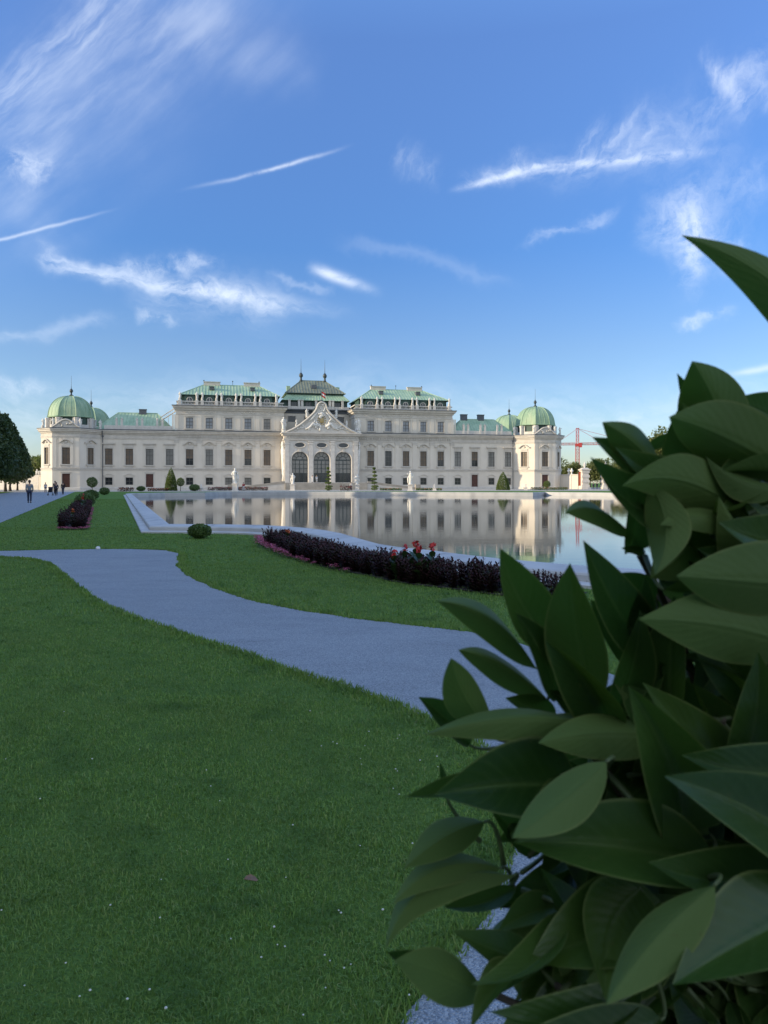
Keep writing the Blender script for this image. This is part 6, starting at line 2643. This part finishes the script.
m.build('trunk', bark, shrub, True)
# the tub it grows in, standing on the gravel
tub = empty('planter_tub', (0.45, 0.80, 0.0), 0.3, 'square wooden plant tub under the large foreground shrub, on the gravel', 'planter')
wood = surf('tub_wood', (0.16, 0.11, 0.07), (0.10, 0.07, 0.045), 6, 0.7, 0.4, 20, stretch=(1, 1, 6))
m = MB()
for (x0, x1, y0, y1) in ((-.24, .24, -.24, -.21), (-.24, .24, .21, .24), (-.24, -.21, -.209, .209), (.21, .24, -.209, .209)):
    m.box(x0, x1, y0, y1, 0.06, 0.47)
m.box(-.209, .209, -.209, .209, 0.06, 0.09)
m.build('boards', wood, tub)
m = MB()
for sx_ in (-1, 1):
    for sy_ in (-1, 1):
        m.box(sx_ * .245 - .03, sx_ * .245 + .03, sy_ * .245 - .03, sy_ * .245 + .03, 0.0, 0.5)
        m.ball((sx_ * .245, sy_ * .245, 0.525), 0.03, 8, 6)
m.build('posts', wood, tub)
m = MB()
m.box(-.208, .208, -.208, .208, 0.36, 0.42)
m.build('soil', soil, tub)

# ------------------------------------------------------------------ sky, sun and clouds
SUN_EL = math.radians(13.0)
SUN_OFF = math.radians(4.2)                  # how far the sun stands before the plane of the front
ex = -math.cos(TH) * math.cos(SUN_OFF) + math.sin(TH) * math.sin(SUN_OFF)
ey = -math.sin(TH) * math.cos(SUN_OFF) - math.cos(TH) * math.sin(SUN_OFF)
sun_dir = Vector((ex * math.cos(SUN_EL), ey * math.cos(SUN_EL), math.sin(SUN_EL)))
sd = bpy.data.lights.new('sun', 'SUN')
sd.energy = 2.8
sd.angle = math.radians(0.5)
sd.color = (1.0, 0.83, 0.58)
so = bpy.data.objects.new('sun', sd)
col.objects.link(so)
so.rotation_euler = sun_dir.to_track_quat('Z', 'Y').to_euler()
so.location = (-60, -20, 60)

world = bpy.data.worlds.new('World')
scene.world = world
world.use_nodes = True
w = NT(world)
bg = w.n['Background']
sky = w.node('ShaderNodeTexSky')
sky.sky_type = 'NISHITA'
sky.sun_disc = False
sky.sun_elevation = SUN_EL
sky.sun_rotation = math.atan2(ex, ey)
sky.altitude = 200
sky.air_density = 1.0
sky.dust_density = SKY_DUST
sky.ozone_density = SKY_OZONE
tc = w.node('ShaderNodeTexCoord')
sepd = w.node('ShaderNodeSeparateXYZ')
w.l.new(tc.outputs['Generated'], sepd.inputs[0])
dx, dy, dz = sepd.outputs
AZ = w.math('ARCTAN2', dx, dy)
EL = w.math('ARCSINE', dz)
comb = w.node('ShaderNodeCombineXYZ')
w.l.new(AZ, comb.inputs[0])
w.l.new(EL, comb.inputs[1])
A0 = comb.outputs[0]


def warp(scale, amt, seed):
    nd = w.node('ShaderNodeTexNoise')
    w.l.new(w.mapping(A0, (1, 1, 1), loc=(seed, seed * 1.7, 0)), nd.inputs['Vector'])
    nd.inputs['Scale'].default_value = scale
    nd.inputs['Detail'].default_value = 5
    nd.inputs['Roughness'].default_value = 0.62
    s = w.node('ShaderNodeVectorMath', operation='SUBTRACT')
    w.l.new(nd.outputs['Color'], s.inputs[0])
    s.inputs[1].default_value = (0.5, 0.5, 0.5)
    q = w.node('ShaderNodeVectorMath', operation='SCALE')
    w.l.new(s.outputs[0], q.inputs[0])
    q.inputs['Scale'].default_value = amt
    return q.outputs[0]


def addv(a, b):
    nd = w.node('ShaderNodeVectorMath', operation='ADD')
    w.l.new(a, nd.inputs[0])
    w.l.new(b, nd.inputs[1])
    return nd.outputs[0]


soft = addv(A0, warp(5.0, 0.10, 1.0))
fine = addv(soft, warp(22.0, 0.030, 4.0))
calm = addv(A0, warp(18.0, 0.006, 7.0))


def sky_dir(x, y):
    u, v = (x - 384) / F, (HOR - y) / F
    return math.atan(u), math.atan(v / math.sqrt(1 + u * u))


def streak_noise(vec, ang, sc, asp, rough=0.62):
    mp = w.node('ShaderNodeMapping', vector_type='TEXTURE')
    w.l.new(vec, mp.inputs[0])
    mp.inputs[2].default_value = (0, 0, ang)
    mp.inputs[3].default_value = (1, 1 / asp, 1)
    return w.noise(mp.outputs[0], sc, 6, rough)


def wisp(a, b, width, strength, coord, tex=None, lo=0.35, hi=0.7, taper=0.25, head=0.25):
    """a cloud streak between two directions (given by photo pixels), soft across, worn by noise"""
    (x0, y0), (x1, y1) = sky_dir(*a), sky_dir(*b)
    L = math.hypot(x1 - x0, y1 - y0)
    ang = math.atan2(y1 - y0, x1 - x0)
    mp = w.node('ShaderNodeMapping', vector_type='TEXTURE')
    w.l.new(coord, mp.inputs[0])
    mp.inputs[1].default_value = (x0, y0, 0)
    mp.inputs[2].default_value = (0, 0, ang)
    mp.inputs[3].default_value = (L, width / F, 1)
    s = w.node('ShaderNodeSeparateXYZ')
    w.l.new(mp.outputs[0], s.inputs[0])
    t, n = s.outputs[0], s.outputs[1]
    g = w.math('EXPONENT', w.math('MULTIPLY', w.math('MULTIPLY', n, n), -1.0))
    m1 = w.node('ShaderNodeMapRange', interpolation_type='SMOOTHSTEP')
    w.l.new(t, m1.inputs[0])
    m1.inputs[1].default_value, m1.inputs[2].default_value = -0.05, head
    m2 = w.node('ShaderNodeMapRange', interpolation_type='SMOOTHSTEP')
    w.l.new(t, m2.inputs[0])
    m2.inputs[1].default_value, m2.inputs[2].default_value = 1.05, 1 - taper
    q = w.math('MULTIPLY', w.math('MULTIPLY', m1.outputs[0], m2.outputs[0]), g)
    if tex is not None:
        m3 = w.node('ShaderNodeMapRange', interpolation_type='SMOOTHSTEP')
        w.l.new(tex, m3.inputs[0])
        m3.inputs[1].default_value, m3.inputs[2].default_value = lo, hi
        q = w.math('MULTIPLY', q, m3.outputs[0])
    return w.math('MULTIPLY', q, strength)


texL = streak_noise(addv(A0, warp(3.0, 0.05, 1.0)), 0.66, 5.0, 4.0, 0.5)
texH = streak_noise(fine, -0.10, 16.0, 3.0)
texR = streak_noise(fine, 0.15, 18.0, 2.6)
texL2 = streak_noise(addv(A0, warp(4.0, 0.06, 1.0)), 0.78, 13.0, 7.0, 0.6)
texU = streak_noise(fine, 1.15, 22.0, 3.5)
texB = w.noise(fine, 26.0, 6, 0.65)
W = [
    wisp((-90, 215), (280, -80), 58, 0.20, soft, texL, 0.15, 0.95, .3, .1),
    wisp((-90, 200), (260, -60), 40, 0.12, soft, texL2, 0.38, 0.80, .35, .1),
    wisp((-60, 125), (160, -30), 15, 0.34, soft, texL2, 0.25, 0.80, .35, .1),
    wisp((60, 100), (230, 20), 22, 0.22, soft, texL, 0.25, 0.8, .4, .2),
    wisp((22, 260), (60, 60), 22, 0.26, soft, texL, 0.2, 0.8),
    wisp((0, 160), (58, 180), 13, 0.42, fine, texB, 0.36, 0.66),
    wisp((130, 8), (320, 70), 20, 0.20, soft, texL, 0.2, 0.8),
    wisp((175, 192), (350, 146), 1.6, 0.55, calm, texB, .1, .55, taper=.45, head=.75),
    wisp((-20, 244), (120, 208), 1.3, 0.40, calm, None, taper=.6, head=.05),
    wisp((32, 248), (120, 284), 8, 0.50, fine, texH, 0.25, 0.66, .4, .2),
    wisp((60, 262), (360, 312), 7.5, 0.55, soft, texH, 0.20, 0.66, .6, .2),
    wisp((150, 285), (340, 306), 6, 0.42, calm, texH, 0.20, 0.66, .6, .3),
    wisp((95, 264), (225, 262), 9, 0.40, fine, texB, 0.34, 0.68, .3, .3),
    wisp((120, 292), (300, 302), 18, 0.28, soft, texH, 0.25, 0.75),
    wisp((308, 266), (384, 294), 5, 0.72, calm, texH, 0.1, 0.6, .7, .25),
    wisp((265, 275), (330, 285), 4, 0.16, fine, None),
    wisp((135, 312), (178, 323), 4, 0.40, fine, texB, 0.3, 0.66),
    wisp((450, 190), (560, 160), 3.2, 0.62, calm, texR, 0.28, 0.66, .3, .35),
    wisp((455, 186), (570, 154), 7, 0.30, fine, texR, 0.3, 0.7, .3, .3),
    wisp((520, 166), (745, 147), 3.6, 0.58, calm, texR, 0.26, 0.68, .5, .3),
    wisp((520, 163), (735, 142), 14, 0.26, fine, texR, 0.25, 0.7, .5, .3),
    wisp((560, 168), (606, 98), 7, 0.30, fine, texU, 0.30, 0.72, .6, .1),
    wisp((588, 158), (648, 84), 8, 0.30, fine, texU, 0.30, 0.72, .6, .1),
    wisp((620, 152), (660, 110), 8, 0.22, fine, texU, 0.30, 0.72, .6, .1),
    wisp((500, 178), (530, 142), 7, 0.40, fine, texB, 0.34, 0.70, .6, .1),
    wisp((600, 140), (745, 120), 26, 0.20, fine, texB, 0.30, 0.72),
    wisp((700, 52), (748, 140), 7, 0.32, fine, texU, 0.28, 0.7),
    wisp((725, 60), (770, 130), 8, 0.26, fine, texU, 0.28, 0.7),
    wisp((700, 110), (800, 40), 16, 0.24, fine, texB, 0.30, 0.72),
    wisp((515, 248), (625, 206), 4, 0.26, fine, texR, 0.25, 0.7),
    wisp((684, 190), (702, 310), 13, 0.62, fine, texB, 0.28, 0.66, .5, .35),
    wisp((640, 212), (770, 268), 14, 0.44, fine, texB, 0.30, 0.68),
    wisp((640, 205), (790, 190), 20, 0.20, fine, texB, 0.28, 0.72),
    wisp((680, 330), (752, 310), 5, 0.46, fine, texB, 0.25, 0.66, .5, .2),
    wisp((722, 376), (800, 362), 3.0, 0.45, calm, texR, 0.1, 0.6, .1, .4),
    wisp((395, 155), (445, 185), 12, 0.18, fine, texU, 0.25, 0.75),
    wisp((620, 416), (652, 404), 4, 0.22, fine, texB, 0.25, 0.66),
    wisp((-10, 392), (60, 380), 8, 0.34, fine, texB, 0.3, 0.68),
    wisp((-60, 340), (130, 320), 5, 0.20, soft, texH, 0.2, 0.7),
    wisp((330, 240), (520, 290), 5, 0.09, soft, None),
    wisp((-200, 425), (420, 398), 28, 0.28, soft, texH, 0.2, 0.8),
    wisp((330, 415), (900, 392), 24, 0.24, soft, texH, 0.2, 0.8),
]
tot = W[0]
for q in W[1:]:
    # screen: 1 - (1 - a)(1 - b)
    tot = w.math('SUBTRACT', 1.0, w.math('MULTIPLY', w.math('SUBTRACT', 1.0, tot, clamp=True), w.math('SUBTRACT', 1.0, q, clamp=True)), clamp=True)
grade = w.ramp(w.math('MULTIPLY', EL, 2 / PI), [(p, tuple(q / 3 for q in c)) for p, c in SKY_GRADE])
# fill light: an unseen cloud veil added to the southern sky behind the camera
sv = w.node('ShaderNodeMapRange', interpolation_type='SMOOTHSTEP')
w.l.new(dy, sv.inputs[0])
sv.inputs[1].default_value, sv.inputs[2].default_value = 0.12, -0.45
sh = w.node('ShaderNodeMapRange', interpolation_type='SMOOTHSTEP')
w.l.new(dz, sh.inputs[0])
sh.inputs[1].default_value, sh.inputs[2].default_value = -0.02, 0.06
vn = w.math('ADD', 0.35, w.noise(w.mapping(tc.outputs['Generated'], (1, 2.5, 3)), 2.2, 5))
tot = w.math('MAXIMUM', tot, w.math('MULTIPLY', w.math('MULTIPLY', sv.outputs[0], sh.outputs[0]), w.math('MULTIPLY', vn, FILL_VEIL)), clamp=True)
skyc = w.mix(1.0, sky.outputs[0], SKY_TINT, 'MULTIPLY')
skyc = w.mix(1.0, w.mix(1.0, skyc, (3.0, 3.0, 3.0), 'MULTIPLY'), grade, 'MULTIPLY')
cl = w.mix(tot, skyc, CLOUD)
w.l.new(cl, bg.inputs[0])
bg.inputs[1].default_value = SKY_STRENGTH

scene.view_settings.view_transform = 'Standard'
scene.view_settings.look = 'None'
scene.view_settings.gamma = 1.0
scene.view_settings.use_curve_mapping = False
scene.view_settings.exposure = EXPOSURE
scene.render.resolution_x, scene.render.resolution_y = 768, 1024
scene.render.engine = 'CYCLES'
scene.cycles.use_denoising = True
scene.cycles.max_bounces = 6
scene.cycles.diffuse_bounces = 3
scene.cycles.glossy_bounces = 3
scene.cycles.transmission_bounces = 3
scene.cycles.caustics_reflective = False
scene.cycles.caustics_refractive = False
